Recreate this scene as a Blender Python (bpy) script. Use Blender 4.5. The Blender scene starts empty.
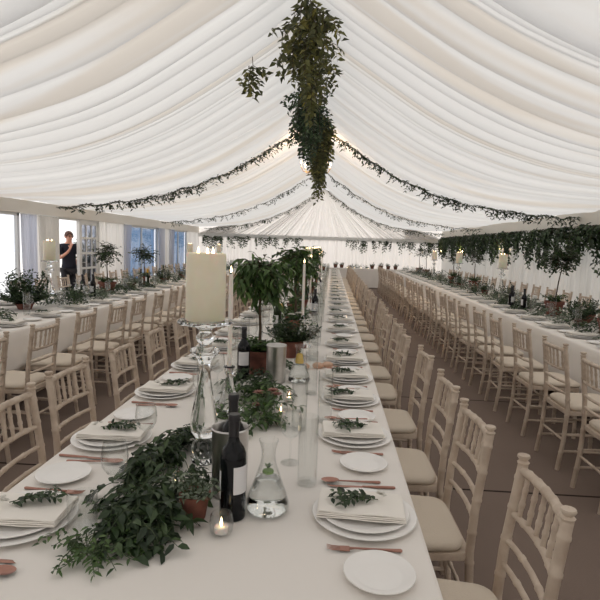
import bpy, math, random
import numpy as np
from math import sin, cos, pi, radians, sqrt, atan2, exp
from mathutils import Vector, Matrix, Euler
R = random.Random(7)
scn = bpy.context.scene
COL = scn.collection

# ------------------------------------------------------------------ mesh helpers
class MB:
    def __init__(s): s.v = []; s.f = []
    def add(s, vs, fs):
        b = len(s.v); s.v.extend([tuple(p) for p in vs]); s.f.extend([tuple(b + i for i in q) for q in fs]); return s
    def box(s, c, d, rz=0, taper=1.0):
        x, y, z = d[0]/2, d[1]/2, d[2]/2; vs = []
        for sz in (-1, 1):
            k = 1 if sz < 0 else taper
            for a, b in ((-1, -1), (1, -1), (1, 1), (-1, 1)):
                px, py = a*x*k, b*y*k
                vs.append((c[0]+px*cos(rz)-py*sin(rz), c[1]+px*sin(rz)+py*cos(rz), c[2]+sz*z))
        return s.add(vs, [(3,2,1,0),(4,5,6,7),(0,1,5,4),(1,2,6,5),(2,3,7,6),(3,0,4,7)])
    def tube(s, pts, rad, seg=8, cap=True):
        n = len(pts); P = [Vector(p) for p in pts]
        if not hasattr(rad, '__len__'): rad = [rad]*n
        vs = []; up = None
        for i in range(n):
            t = (P[min(i+1, n-1)] - P[max(i-1, 0)])
            t = t.normalized() if t.length > 1e-9 else Vector((0, 0, 1))
            if up is None:
                up = Vector((0, 0, 1)) if abs(t.z) < .9 else Vector((1, 0, 0))
            a = (up - t*up.dot(t)); a = a.normalized() if a.length > 1e-6 else t.orthogonal().normalized()
            b = t.cross(a); up = a
            for k in range(seg):
                an = 2*pi*k/seg
                vs.append(P[i] + (a*cos(an) + b*sin(an))*rad[i])
        fs = [(i*seg+k, i*seg+(k+1) % seg, (i+1)*seg+(k+1) % seg, (i+1)*seg+k) for i in range(n-1) for k in range(seg)]
        if cap:
            fs.append(tuple(range(seg-1, -1, -1))); fs.append(tuple((n-1)*seg+k for k in range(seg)))
        return s.add(vs, fs)
    def lathe(s, prof, seg=24, c=(0, 0, 0)):
        vs = []; fs = []; rows = []
        for r, z in prof:
            if r < 1e-6: rows.append([len(vs)]); vs.append((c[0], c[1], c[2]+z))
            else:
                rows.append(list(range(len(vs), len(vs)+seg)))
                vs += [(c[0]+r*cos(2*pi*k/seg), c[1]+r*sin(2*pi*k/seg), c[2]+z) for k in range(seg)]
        for a, b in zip(rows, rows[1:]):
            for k in range(seg):
                k2 = (k+1) % seg
                if len(a) == 1 and len(b) == 1: continue
                if len(a) == 1: fs.append((a[0], b[k2], b[k]))
                elif len(b) == 1: fs.append((a[k], a[k2], b[0]))
                else: fs.append((a[k], a[k2], b[k2], b[k]))
        return s.add(vs, fs)
    def leaf(s, p, d, n, L, W, fine=False, droop=.25):
        d = d.normalized(); n = n - d*n.dot(d)
        n = n.normalized() if n.length > 1e-6 else d.orthogonal().normalized()
        w = d.cross(n)*W*.5
        if not fine:
            m = p + d*L*.45 + n*(-.12*W)
            t = p + d*L - n*(droop*L*.4)
            return s.add([p, m+w+n*.3*W, t, m-w+n*.3*W], [(0, 1, 2), (0, 2, 3)])
        m1 = p + d*L*.33 - n*(droop*.08*L); m2 = p + d*L*.68 - n*(droop*.35*L); t = p + d*L - n*(droop*.8*L)
        u = n*(W*.16)
        return s.add([p, m1+w*.92+u, m2+w*.75+u, t, m2-w*.75+u, m1-w*.92+u, m1, m2],
                     [(0, 6, 1), (6, 7, 2, 1), (7, 3, 2), (0, 5, 6), (6, 5, 4, 7), (7, 4, 3)])
    def build(s, name, mat, parent=None, smooth=True, ang=42, uniq=None):
        me = bpy.data.meshes.new(name); me.from_pydata([tuple(p) for p in s.v], [], s.f); me.update()
        if smooth:
            me.shade_smooth()
            if ang: me.set_sharp_from_angle(angle=radians(ang))
        me.materials.append(mat)
        o = bpy.data.objects.new(name, me); COL.objects.link(o)
        if parent: o.parent = parent
        return o

def tag(o, label=None, cat=None, group=None, kind=None):
    if label: o['label'] = label
    if cat: o['category'] = cat
    if group: o['group'] = group
    if kind: o['kind'] = kind
    return o
def thing(name, label, cat, loc=(0, 0, 0), rz=0, group=None):
    o = bpy.data.objects.new(name, None); COL.objects.link(o); o.location = loc; o.rotation_euler = (0, 0, rz)
    o.empty_display_size = .05
    return tag(o, label, cat, group)
def struct(o): o['kind'] = 'structure'; return o
def dup(root, loc, rz=0, label=None, scale=None, group=None):
    def cp(o, par):
        c = o.copy(); COL.objects.link(c)
        if par: c.parent = par
        for ch in KIDS(o): cp(ch, c)
        return c
    c = cp(root, None); c.location = loc; c.rotation_euler = (0, 0, rz)
    if label: c['label'] = label
    if group: c['group'] = group
    if scale: c.scale = (scale, scale, scale)
    return c
def KIDS(o): return list(o.children)
ONES = ['', 'first', 'second', 'third', 'fourth', 'fifth', 'sixth', 'seventh', 'eighth', 'ninth', 'tenth', 'eleventh', 'twelfth', 'thirteenth',
        'fourteenth', 'fifteenth', 'sixteenth', 'seventeenth', 'eighteenth', 'nineteenth', 'twentieth']
def nth(i):
    if i <= 20: return ONES[i]
    return 'twenty-' + ONES[i-20] if i < 30 else 'thirtieth' if i == 30 else 'thirty-' + ONES[i-30]

# ------------------------------------------------------------------ materials
def srgb(r, g, b):
    f = lambda c: (c/255/12.92 if c/255 <= .04045 else ((c/255+.055)/1.055)**2.4)
    return (f(r), f(g), f(b), 1)
def mat(name, col, rough=.5, metal=0, spec=.5, noise=None, bump=None, **kw):
    m = bpy.data.materials.new(name); m.use_nodes = True
    nt = m.node_tree; b = nt.nodes['Principled BSDF']
    b.inputs['Base Color'].default_value = col; b.inputs['Roughness'].default_value = rough; b.inputs['Metallic'].default_value = metal
    b.inputs['Specular IOR Level'].default_value = spec
    for k, v in kw.items(): b.inputs[k.replace('_', ' ')].default_value = v
    if noise or bump:
        tc = nt.nodes.new('ShaderNodeTexCoord')
    if noise:
        sc, c2 = noise
        n = nt.nodes.new('ShaderNodeTexNoise'); n.inputs['Scale'].default_value = sc; n.inputs['Detail'].default_value = 4
        nt.links.new(tc.outputs['Object'], n.inputs['Vector'])
        mx = nt.nodes.new('ShaderNodeMix'); mx.data_type = 'RGBA'
        mx.inputs[6].default_value = col; mx.inputs[7].default_value = c2
        mr = nt.nodes.new('ShaderNodeMapRange'); mr.inputs[1].default_value = .38; mr.inputs[2].default_value = .62
        nt.links.new(n.outputs['Fac'], mr.inputs[0]); nt.links.new(mr.outputs[0], mx.inputs[0]); nt.links.new(mx.outputs[2], b.inputs['Base Color'])
    if bump:
        sc, st = bump
        n2 = nt.nodes.new('ShaderNodeTexNoise'); n2.inputs['Scale'].default_value = sc; n2.inputs['Detail'].default_value = 5
        nt.links.new(tc.outputs['Object'], n2.inputs['Vector'])
        bp = nt.nodes.new('ShaderNodeBump'); bp.inputs['Strength'].default_value = st; bp.inputs['Distance'].default_value = .01
        nt.links.new(n2.outputs['Fac'], bp.inputs['Height']); nt.links.new(bp.outputs[0], b.inputs['Normal'])
    return m
def fabric(name, col, trans, fac, bump=None):
    m = bpy.data.materials.new(name); m.use_nodes = True; nt = m.node_tree
    for n in list(nt.nodes): nt.nodes.remove(n)
    out = nt.nodes.new('ShaderNodeOutputMaterial'); d = nt.nodes.new('ShaderNodeBsdfDiffuse'); t = nt.nodes.new('ShaderNodeBsdfTranslucent')
    mx = nt.nodes.new('ShaderNodeMixShader'); d.inputs[0].default_value = col; t.inputs[0].default_value = trans; mx.inputs[0].default_value = fac
    nt.links.new(d.outputs[0], mx.inputs[1]); nt.links.new(t.outputs[0], mx.inputs[2]); nt.links.new(mx.outputs[0], out.inputs[0])
    if bump:
        tc = nt.nodes.new('ShaderNodeTexCoord'); n2 = nt.nodes.new('ShaderNodeTexNoise'); n2.inputs['Scale'].default_value = bump[0]
        nt.links.new(tc.outputs['Object'], n2.inputs['Vector'])
        bp = nt.nodes.new('ShaderNodeBump'); bp.inputs['Strength'].default_value = bump[1]; bp.inputs['Distance'].default_value = .02
        nt.links.new(n2.outputs['Fac'], bp.inputs['Height'])
        nt.links.new(bp.outputs[0], d.inputs['Normal']); nt.links.new(bp.outputs[0], t.inputs['Normal'])
    return m
def leafmat(name, c1, c2, c3=None, rough=.45):
    m = bpy.data.materials.new(name); m.use_nodes = True; nt = m.node_tree; b = nt.nodes['Principled BSDF']
    g = nt.nodes.new('ShaderNodeNewGeometry'); cr = nt.nodes.new('ShaderNodeValToRGB')
    cr.color_ramp.elements[0].color = c1; cr.color_ramp.elements[1].color = c2
    if c3:
        e = cr.color_ramp.elements.new(.93); e.color = c3; cr.color_ramp.elements[1].position = .8
        cr.color_ramp.elements[-1].position = 1.0
        cr.color_ramp.elements[-1].color = c3; cr.color_ramp.elements[1].color = c2
    nt.links.new(g.outputs['Random Per Island'], cr.inputs[0]); nt.links.new(cr.outputs[0], b.inputs['Base Color'])
    b.inputs['Roughness'].default_value = rough
    t = nt.nodes.new('ShaderNodeBsdfTranslucent'); nt.links.new(cr.outputs[0], t.inputs[0])
    mx = nt.nodes.new('ShaderNodeMixShader'); mx.inputs[0].default_value = .25
    o = nt.nodes['Material Output']
    nt.links.new(b.outputs[0], mx.inputs[1]); nt.links.new(t.outputs[0], mx.inputs[2]); nt.links.new(mx.outputs[0], o.inputs[0])
    return m
def thinglass(name, tint=(.97, .98, .975, 1), ior=1.45, base=.0):
    m = bpy.data.materials.new(name); m.use_nodes = True; nt = m.node_tree
    for n in list(nt.nodes): nt.nodes.remove(n)
    out = nt.nodes.new('ShaderNodeOutputMaterial'); tr = nt.nodes.new('ShaderNodeBsdfTransparent'); gl = nt.nodes.new('ShaderNodeBsdfGlossy')
    tr.inputs[0].default_value = tint; gl.inputs['Roughness'].default_value = .03
    lw = nt.nodes.new('ShaderNodeLayerWeight'); lw.inputs[0].default_value = .5
    pw = nt.nodes.new('ShaderNodeMath'); pw.operation = 'POWER'; pw.inputs[1].default_value = 3.2; nt.links.new(lw.outputs['Facing'], pw.inputs[0])
    ma = nt.nodes.new('ShaderNodeMath'); ma.operation = 'MULTIPLY_ADD'; ma.inputs[1].default_value = .55; ma.inputs[2].default_value = .03 + base; nt.links.new(pw.outputs[0], ma.inputs[0])
    mx = nt.nodes.new('ShaderNodeMixShader'); src = ma.outputs[0]
    nt.links.new(src, mx.inputs[0]); nt.links.new(tr.outputs[0], mx.inputs[1]); nt.links.new(gl.outputs[0], mx.inputs[2]); nt.links.new(mx.outputs[0], out.inputs[0])
    return m
def emis(name, col, st):
    m = bpy.data.materials.new(name); m.use_nodes = True; nt = m.node_tree
    for n in list(nt.nodes): nt.nodes.remove(n)
    out = nt.nodes.new('ShaderNodeOutputMaterial'); e = nt.nodes.new('ShaderNodeEmission'); e.inputs[0].default_value = col; e.inputs[1].default_value = st
    nt.links.new(e.outputs[0], out.inputs[0]); return m

M = {}
M['lining'] = fabric('roof_lining_fabric', (.71, .70, .685, 1), (.73, .735, .73, 1), .40)
def lining_bands(m):
    nt = m.node_tree; tc = nt.nodes.new('ShaderNodeTexCoord'); mp = nt.nodes.new('ShaderNodeMapping'); mp.inputs['Scale'].default_value = (.05, 1.0, .05)
    n = nt.nodes.new('ShaderNodeTexNoise'); n.inputs['Scale'].default_value = 2.6; n.inputs['Detail'].default_value = 2
    nt.links.new(tc.outputs['Object'], mp.inputs[0]); nt.links.new(mp.outputs[0], n.inputs[0])
    mr = nt.nodes.new('ShaderNodeMapRange'); mr.inputs[1].default_value = .55; mr.inputs[2].default_value = .62; nt.links.new(n.outputs[0], mr.inputs[0])
    mx = nt.nodes.new('ShaderNodeMix'); mx.data_type = 'RGBA'
    t = [x for x in nt.nodes if x.type == 'BSDF_TRANSLUCENT'][0]
    mx.inputs[6].default_value = t.inputs[0].default_value; mx.inputs[7].default_value = (.655, .615, .56, 1)
    nt.links.new(mr.outputs[0], mx.inputs[0]); nt.links.new(mx.outputs[2], t.inputs[0])
lining_bands(M['lining'])
M['gable'] = fabric('gable_fabric', (.80, .78, .76, 1), (.80, .775, .755, 1), .36)
M['drape'] = fabric('wall_drape_fabric', (.82, .81, .78, 1), (.84, .82, .79, 1), .45)
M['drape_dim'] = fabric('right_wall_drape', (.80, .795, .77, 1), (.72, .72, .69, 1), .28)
M['pelmet'] = mat('pelmet_cream', (.82, .775, .70, 1), .8, noise=(1.5, (.80, .755, .68, 1)))
M['voile_blue_lit'] = fabric('blue_daylight_voile', (.30, .42, .62, 1), (.22, .38, .62, 1), .6)  # blue of the daylight behind is put into the voile's colour
M['curtain_lilac_lit'] = fabric('lilac_glow_curtain', (.74, .75, .80, 1), (.62, .66, .78, 1), .45)  # white cloth, with the bluish lilac window glow put into its colour
M['white_paint'] = mat('white_window_paint', (.78, .78, .76, 1), .45)
M['carpet'] = None
M['wood'] = mat('limewashed_wood', srgb(202, 186, 169), .55, noise=(14, srgb(184, 166, 149)), bump=(60, .15))
M['cushion'] = mat('ivory_seat_fabric', srgb(216, 204, 188), .9, spec=.2, bump=(120, .15))
M['cloth'] = mat('white_table_linen', (.86, .82, .775, 1), .9, spec=.15, bump=(3.0, .25), noise=(.7, (.83, .79, .745, 1)))
M['napkin'] = mat('ivory_napkin_linen', (.87, .83, .77, 1), .9, spec=.15, bump=(30, .2))
M['china'] = mat('white_china', (.88, .86, .835, 1), .2)
M['copper'] = mat('rose_gold_steel', srgb(172, 130, 117), .3, 1.0)
M['glass'] = thinglass('clear_drinking_glass', (.985, .99, .988, 1), 1.42, .02)
M['thickglass'] = mat('clear_thick_glass', (.97, .985, .98, 1), .02, Transmission_Weight=1.0, IOR=1.47)
M['pane'] = thinglass('clear_window_pane', (.95, .97, 1, 1))
M['greypane'] = thinglass('dim_door_pane', (.55, .58, .64, 1), 1.45, .06)
M['water'] = mat('still_water', (.97, .985, .975, 1), .0, Transmission_Weight=1.0, IOR=1.33)
M['wax'] = mat('ivory_candle_wax', srgb(240, 234, 212), .5, Subsurface_Weight=.4, Subsurface_Scale=.02, noise=(9, srgb(236, 229, 204)))
M['wax_white'] = mat('white_candle_wax', (.80, .76, .70, 1), .5, Subsurface_Weight=.3, Subsurface_Scale=.01)
M['wick'] = mat('burnt_wick', (.02, .015, .01, 1), .9)
M['flame'] = emis('candle_flame', (1, .72, .38, 1), 9)
M['bulb'] = emis('warm_bulb_glow', (1, .66, .36, 1), 14)
M['bottle'] = mat('dark_bottle_glass', (.004, .0045, .006, 1), .10, spec=.3)
M['bottle_green'] = mat('green_bottle_glass', (.012, .022, .008, 1), .10, spec=.3)
M['foil'] = mat('black_bottle_foil', (.014, .013, .016, 1), .32)
M['foil_gold'] = mat('gold_bottle_foil', srgb(205, 160, 60), .3, .8)
M['paper'] = mat('white_bottle_paper', (.72, .71, .72, 1), .7)
M['steel'] = mat('brushed_steel', (.62, .60, .58, 1), .3, 1.0, noise=(20, (.54, .52, .50, 1)))
M['terracotta'] = mat('terracotta_clay', srgb(128, 80, 66), .85, noise=(18, srgb(104, 64, 54)))
M['dark_pot'] = mat('dark_clay_pot', srgb(92, 58, 45), .8)
M['soil'] = mat('potting_soil', (.03, .022, .015, 1), .95)
M['stem'] = mat('brown_stem', (.07, .045, .025, 1), .8)
M['green_stem'] = mat('green_stem', (.05, .075, .03, 1), .7)
M['leaf_dark'] = leafmat('dark_leaf', srgb(30, 46, 28), srgb(58, 80, 46), srgb(84, 104, 66))
M['leaf_mid'] = leafmat('mid_leaf', srgb(42, 66, 30), srgb(78, 106, 52), srgb(104, 128, 74))
M['leaf_olive'] = leafmat('olive_leaf', srgb(60, 66, 38), srgb(104, 106, 58), srgb(146, 138, 66))
M['leaf_grey'] = leafmat('grey_green_leaf', srgb(84, 98, 80), srgb(128, 140, 118), srgb(168, 176, 156))
M['petal'] = leafmat('white_petal', (.62, .60, .55, 1), (.80, .78, .72, 1))
M['petal_pink'] = leafmat('dusky_pink_petal', srgb(150, 100, 92), srgb(196, 150, 136))
M['bread'] = mat('crusty_bread', srgb(222, 188, 164), .7, noise=(25, srgb(206, 164, 138)), bump=(40, .3))
M['lemon'] = mat('lemon_peel', srgb(222, 182, 60), .45)
M['lime'] = mat('lime_peel', srgb(104, 140, 52), .4)
M['skin'] = mat('skin', srgb(205, 150, 128), .5, Subsurface_Weight=.1)
M['hair'] = mat('auburn_hair', srgb(92, 52, 34), .6, noise=(30, srgb(66, 36, 24)))
M['navy'] = mat('navy_cotton', srgb(28, 30, 44), .9)
M['trouser'] = mat('charcoal_trousers', srgb(34, 34, 40), .9)
M['black'] = mat('black_plastic', (.01, .01, .012, 1), .3)
M['gold_metal'] = mat('aged_brass', srgb(150, 120, 78), .35, 1)
M['lawn'] = mat('overexposed_ground', (.80, .79, .77, 1), .95, noise=(3, (.76, .75, .73, 1)))  # outside ground coloured near white to imitate daylight overexposure
M['plywood'] = mat('trestle_plywood', srgb(160, 130, 95), .7, noise=(6, srgb(140, 110, 80)))
M['tablemetal'] = mat('table_leg_metal', (.12, .12, .13, 1), .4, .9)

# carpet with darker seams every 2.1 m (joins of the matting rolls)
def carpet():
    m = bpy.data.materials.new('grey_brown_matting'); m.use_nodes = True; nt = m.node_tree; b = nt.nodes['Principled BSDF']
    tc = nt.nodes.new('ShaderNodeTexCoord'); sx = nt.nodes.new('ShaderNodeSeparateXYZ'); nt.links.new(tc.outputs['Object'], sx.inputs[0])
    a = nt.nodes.new('ShaderNodeMath'); a.operation = 'ADD'; a.inputs[1].default_value = -1.22+21; nt.links.new(sx.outputs[1], a.inputs[0])
    md = nt.nodes.new('ShaderNodeMath'); md.operation = 'MODULO'; md.inputs[1].default_value = 2.1; nt.links.new(a.outputs[0], md.inputs[0])
    lt = nt.nodes.new('ShaderNodeMath'); lt.operation = 'LESS_THAN'; lt.inputs[1].default_value = .022; nt.links.new(md.outputs[0], lt.inputs[0])
    n = nt.nodes.new('ShaderNodeTexNoise'); n.inputs['Scale'].default_value = 220; n.inputs['Detail'].default_value = 3; nt.links.new(tc.outputs['Object'], n.inputs[0])
    n2 = nt.nodes.new('ShaderNodeTexNoise'); n2.inputs['Scale'].default_value = 1.3; n2.inputs['Detail'].default_value = 5; nt.links.new(tc.outputs['Object'], n2.inputs[0])
    mx = nt.nodes.new('ShaderNodeMix'); mx.data_type = 'RGBA'; mx.inputs[6].default_value = srgb(112, 98, 90); mx.inputs[7].default_value = srgb(140, 124, 114)
    av = nt.nodes.new('ShaderNodeMath'); av.operation = 'MULTIPLY_ADD'; av.inputs[1].default_value = .5; nt.links.new(n.outputs[0], av.inputs[0])
    hv = nt.nodes.new('ShaderNodeMath'); hv.operation = 'MULTIPLY'; hv.inputs[1].default_value = .5; nt.links.new(n2.outputs[0], hv.inputs[0]); nt.links.new(hv.outputs[0], av.inputs[2])
    nt.links.new(av.outputs[0], mx.inputs[0])
    m2 = nt.nodes.new('ShaderNodeMix'); m2.data_type = 'RGBA'; m2.inputs[7].default_value = srgb(52, 44, 40)
    nt.links.new(lt.outputs[0], m2.inputs[0]); nt.links.new(mx.outputs[2], m2.inputs[6]); nt.links.new(m2.outputs[2], b.inputs['Base Color'])
    b.inputs['Roughness'].default_value = .95; b.inputs['Specular IOR Level'].default_value = .1
    bp = nt.nodes.new('ShaderNodeBump'); bp.inputs['Strength'].default_value = .3; bp.inputs['Distance'].default_value = .004
    nt.links.new(n.outputs[0], bp.inputs['Height']); nt.links.new(bp.outputs[0], b.inputs['Normal'])
    return m
M['carpet'] = carpet()

# ------------------------------------------------------------------ camera
f_px, yaw, pitch, roll, H = 525.2, .0574, .1027, .0320, 1.54
fw = Vector((-sin(yaw)*cos(pitch), cos(yaw)*cos(pitch), -sin(pitch)))
r0 = Vector((cos(yaw), sin(yaw), 0)); u0 = r0.cross(fw)
rr = r0*cos(roll) + u0*sin(roll); uu = -r0*sin(roll) + u0*cos(roll)
cd = bpy.data.cameras.new('camera'); cam = bpy.data.objects.new('camera', cd); COL.objects.link(cam)
cd.sensor_width = 36; cd.lens = f_px/600*36; cd.clip_start = .05; cd.clip_end = 200
mw = Matrix(((rr.x, uu.x, -fw.x, 0), (rr.y, uu.y, -fw.y, 0), (rr.z, uu.z, -fw.z, H), (0, 0, 0, 1)))
cam.matrix_world = mw
scn.camera = cam

# ------------------------------------------------------------------ the marquee
XL, XR, YN, YF, XC = -5.75, 4.6, -2.6, 22.4, -.40
TZ = .74            # table height
b = MB(); b.box((-.9, 10, -.05), (13.5, 27, .1)); struct(b.build('floor', M['carpet'], smooth=False))
b = MB(); b.box((-20, 10, -.16), (60, 90, .1)); struct(b.build('ground_outside', M['lawn'], smooth=False))

prof_d = np.array([0, .06, .15, .5, 1.0, 1.55, 2.15, 2.8, 3.4, 4.1, 4.8, 5.4])
prof_z = np.array([4.02, 3.98, 3.90, 3.67, 3.36, 3.04, 2.78, 2.58, 2.46, 2.37, 2.31, 2.28])
def roof_z(x):
    d = abs(x - XC); half = (XC-XL) if x < XC else (XR-XC)
    end = 2.224 if x < XC else 2.325
    z = float(np.interp(d*5.35/half, prof_d, prof_z))
    return z + (end-2.28)*min(1, d/half)**3
# smooth the profile (cubic through table by repeated averaging)
xs_d = np.linspace(0, 5.4, 109); zs = np.interp(xs_d, prof_d, prof_z)
for _ in range(30):
    zs[1:-1] = .25*zs[:-2] + .5*zs[1:-1] + .25*zs[2:]
prof_d, prof_z = xs_d, zs

def ceiling():
    rr_ = random.Random(3)
    nodes = [YN]
    while nodes[-1] < YF: nodes.append(nodes[-1] + rr_.choice([.08, .12, .18, .26, .34, .44, .56])*rr_.uniform(.85, 1.15))
    nodes[-1] = YF
    ys, hs, sid = [], [], []
    for a, c in zip(nodes, nodes[1:]):
        w = c-a; amp = min(.19*w + .008, .095)*rr_.uniform(.6, 1.3); sk = rr_.uniform(.7, 1.5)
        for k in range(10):
            t = k/10; ys.append(a + w*t); q = t**sk; hs.append(-amp*(4*q*(1-q))**.62); sid.append(rr_.random())
    ys.append(YF); hs.append(0)
    us = [i/26 for i in range(27)]
    xs = [XL + (XC-XL)*(u**.9) for u in us] + [XC + (XR-XC)*(1-(1-u)**.9) for u in us[1:]]
    ph = [rr_.uniform(0, 6.28) for _ in range(4)]
    vs = []
    for y, h in zip(ys, hs):
        for x in xs:
            d = abs(x-XC)/5.2
            env = (.35 + .65*sin(pi*min(1, max(0, d))**.8))*(1-.75*max(0, min(1, (d-.8)/.2)))
            wob = .035*sin(1.3*x+ph[0]+y*.7) + .02*sin(2.9*x+ph[1]+y*2.2)
            z = roof_z(x) + h*env*1.2 + .012*sin(y*1.7+ph[2]+x)
            vs.append((x, y + wob*sin(pi*min(1, d)), z))
    n = len(xs)
    fs = [(j*n+i, j*n+i+1, (j+1)*n+i+1, (j+1)*n+i) for j in range(len(ys)-1) for i in range(n-1)]
    m = MB(); m.add(vs, fs); return struct(m.build('ceiling', M['lining'], ang=None))
ceiling()

def pleated(b, p0, p1, z0, z1, amp=.03, per=.12, seed=1, z1b=None, wid0=1.0, wid1=1.0, nz=6, anchor=0):
    """pleated cloth hung from p0 to p1; wid0/wid1: relative width at the foot and head, gathered towards the end named by anchor"""
    r_ = random.Random(seed); p0 = Vector(p0); p1 = Vector(p1); L = (p1-p0).length; t = (p1-p0)/L; n = Vector((-t.y, t.x))
    s, S, O = 0, [], []
    while s < L:
        w = per*r_.uniform(.6, 1.5); a = amp*r_.uniform(.5, 1.3)
        for k in range(6): S.append(s + w*k/6); O.append(a*(sin(2*pi*k/6)*.8 + .3*sin(4*pi*k/6)))
        s += w
    S = [q*L/s for q in S] + [L]; O.append(0)
    vs = []
    for j in range(nz+1):
        q = j/nz; wd = wid0 + (wid1-wid0)*q**.6
        for si, oi in zip(S, O):
            top = z1 if z1b is None else z1 + (z1b-z1)*si/L
            u = si*wd if anchor == 0 else L-(L-si)*wd
            p = p0 + t*u + n*(oi*(1.15-.3*q)); vs.append((p.x, p.y, z0 + (top-z0)*q))
    m = len(S)
    b.add(vs, [(j*m+i, j*m+i+1, (j+1)*m+i+1, (j+1)*m+i) for j in range(nz) for i in range(m-1)])
# side walls
b = MB()
for k, (ya, yb) in enumerate(((YN, 4.6), (9.95, 10.72), (12.75, 14.25), (17.15, 18.35), (20.65, YF))): pleated(b, (XL, ya), (XL, yb), 0, 2.05, seed=k+1)
struct(b.build('wall_left', M['drape'], ang=None))
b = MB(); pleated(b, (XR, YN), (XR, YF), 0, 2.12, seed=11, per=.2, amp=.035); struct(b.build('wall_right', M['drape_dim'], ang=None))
b = MB(); pleated(b, (XL, YF), (XR, YF), 0, 1.85, seed=12, per=.2, amp=.045); struct(b.build('wall_far', M['gable'], ang=None))
b = MB(); pleated(b, (XL, YN), (XR, YN), 0, 2.4, seed=13, per=.25); struct(b.build('wall_near', M['drape'], ang=None))
# pelmets along the eaves and across the far end
b = MB(); b.box((XL-.02, (YN+YF)/2, 2.10), (.12, YF-YN, .24)); struct(b.build('trim_1', M['pelmet'], smooth=False))
b = MB(); b.box((XR+.02, (YN+YF)/2, 2.185), (.12, YF-YN, .28)); struct(b.build('trim_2', M['pelmet'], smooth=False))
b = MB(); b.box(((XL+XR)/2, YF-.02, 1.885), (XR-XL, .12, .15)); struct(b.build('trim_3', M['white_paint'], smooth=False))
# gables: cloth gathered at the ridge and fanned out to the pelmet
def gable(y, name, zb, dirn):
    r_ = random.Random(5); b = MB(); A = Vector((XC, y, 3.96)); n = 241; vs = []; K = 14
    offs = []
    i = 0
    while len(offs) < n:
        w = r_.choice([3, 4, 5, 7]); a = r_.uniform(.5, 1.1)
        offs += [a*sin(pi*k/w) for k in range(w)]
    for j in range(K+1):
        q = j/K
        for i in range(n):
            s = i/(n-1); x = XL + (XR-XL)*s
            # bottom run: along the pelmet; side rays climb the eaves
            bx, bz = x, zb
            px = A.x + (bx-A.x)*q; pz = A.z + (bz-A.z)*q
            zt = roof_z(px) - .01
            if pz > zt: pz = zt
            vs.append((px, y - dirn*.16*offs[i]*(.25+.75*q), pz))
    b.add(vs, [(j*n+i, j*n+i+1, (j+1)*n+i+1, (j+1)*n+i) for j in range(K) for i in range(n-1)])
    for x0, x1 in ((XL, XL+1.6), (XR-1.6, XR)):   # plain corner pieces below the eaves
        m = 17; vs = []
        for i in range(m):
            x = x0 + (x1-x0)*i/(m-1); vs += [(x, y+dirn*.05, zb-.1), (x, y+dirn*.05, roof_z(x)+.01)]
        b.add(vs, [(2*i, 2*i+2, 2*i+3, 2*i+1) for i in range(m-1)])
    return struct(b.build(name, M['gable'], ang=None))
gable(YF, 'wall_far_gable', 1.95, 1); gable(YN, 'wall_near_gable', 2.38, -1)

# windows and door of the left side
def window(name, ya, yb, z0, z1, panemat, bars):
    f = MB(); w = .07
    f.box((XL-.03, ya+w/2, (z0+z1)/2), (.06, w, z1-z0)); f.box((XL-.03, yb-w/2, (z0+z1)/2), (.06, w, z1-z0))
    f.box((XL-.03, (ya+yb)/2, z1-w/2), (.06, yb-ya, w)); f.box((XL-.03, (ya+yb)/2, z0+w/2), (.06, yb-ya, w))
    for y in bars: f.box((XL-.03, y, (z0+z1)/2), (.05, .045, z1-z0))
    o = struct(f.build(name, M['white_paint'], smooth=False))
    p = MB(); p.box((XL-.04, (ya+yb)/2, (z0+z1)/2), (.006, yb-ya-.04, z1-z0-.04)); p.build('pane', panemat, o, smooth=False)
    return o
window('window_1', 4.6, 9.42, 0, 2.0, M['pane'], (7.0,))
window('window_2', 14.25, 17.15, .25, 2.0, M['pane'], (15.7,))
window('window_3', 18.35, 20.65, .25, 2.0, M['pane'], (19.5,))
b = MB(); b.box((XL-.12, 15.7, .125), (.05, 2.9, .25)); b.box((XL-.12, 19.5, .125), (.05, 2.3, .25)); struct(b.build('wall_left_sill', M['drape'], smooth=False))
def curtain(name, ya, yb, z0, z1, m, label, off, w0=1, w1=1, anchor=0, seed=1, per=.1, amp=.03):
    t = thing(name, label, 'curtain', (XL+off, ya, 0)); b = MB()
    pleated(b, (0, 0), (0, yb-ya), z0, z1, amp, per, seed, wid0=w0, wid1=w1, anchor=anchor); b.build('drop', m, t, ang=None)
    r = MB(); r.tube([(0, -.02, z1), (0, yb-ya+.02, z1)], .012, 8); r.build('rail', M['white_paint'], t)
    return t
curtain('voile_curtain', 14.34, 17.05, .06, 1.93, M['voile_blue_lit'], 'voile coloured with blue daylight, drawn across the wide window beside the potted trees', -.10, per=.22)
curtain('voile_curtain', 18.45, 20.55, .06, 1.93, M['voile_blue_lit'], 'voile coloured with blue daylight across the window nearest the far corner', -.10, per=.22, seed=2)
curtain('tied_curtain', 14.12, 14.62, .06, 1.97, M['curtain_lilac_lit'], 'white curtain pulled back from the near edge of the wide blue window', .09, .45, 1, 0, 4)
curtain('tied_curtain', 16.95, 17.6, .06, 1.97, M['curtain_lilac_lit'], 'white curtain pulled back from the far edge of the wide blue window', .09, .6, 1, 1, 5)
curtain('tied_curtain', 18.2, 18.62, .06, 1.97, M['curtain_lilac_lit'], 'white curtain at the near edge of the blue window by the far corner', .09, .45, 1, 0, 6)
curtain('door_curtain', 9.35, 9.85, .02, 1.97, M['curtain_lilac_lit'], 'blue-lit curtain gathered between the blown-out bright window and white drape', .07, .8, 1, 1, 7, .08)
curtain('door_curtain', 9.95, 10.68, .02, 1.97, M['drape'], 'white drape hanging just before the doorway where the person stands', .07, .75, 1, 1, 8, .1)
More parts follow.
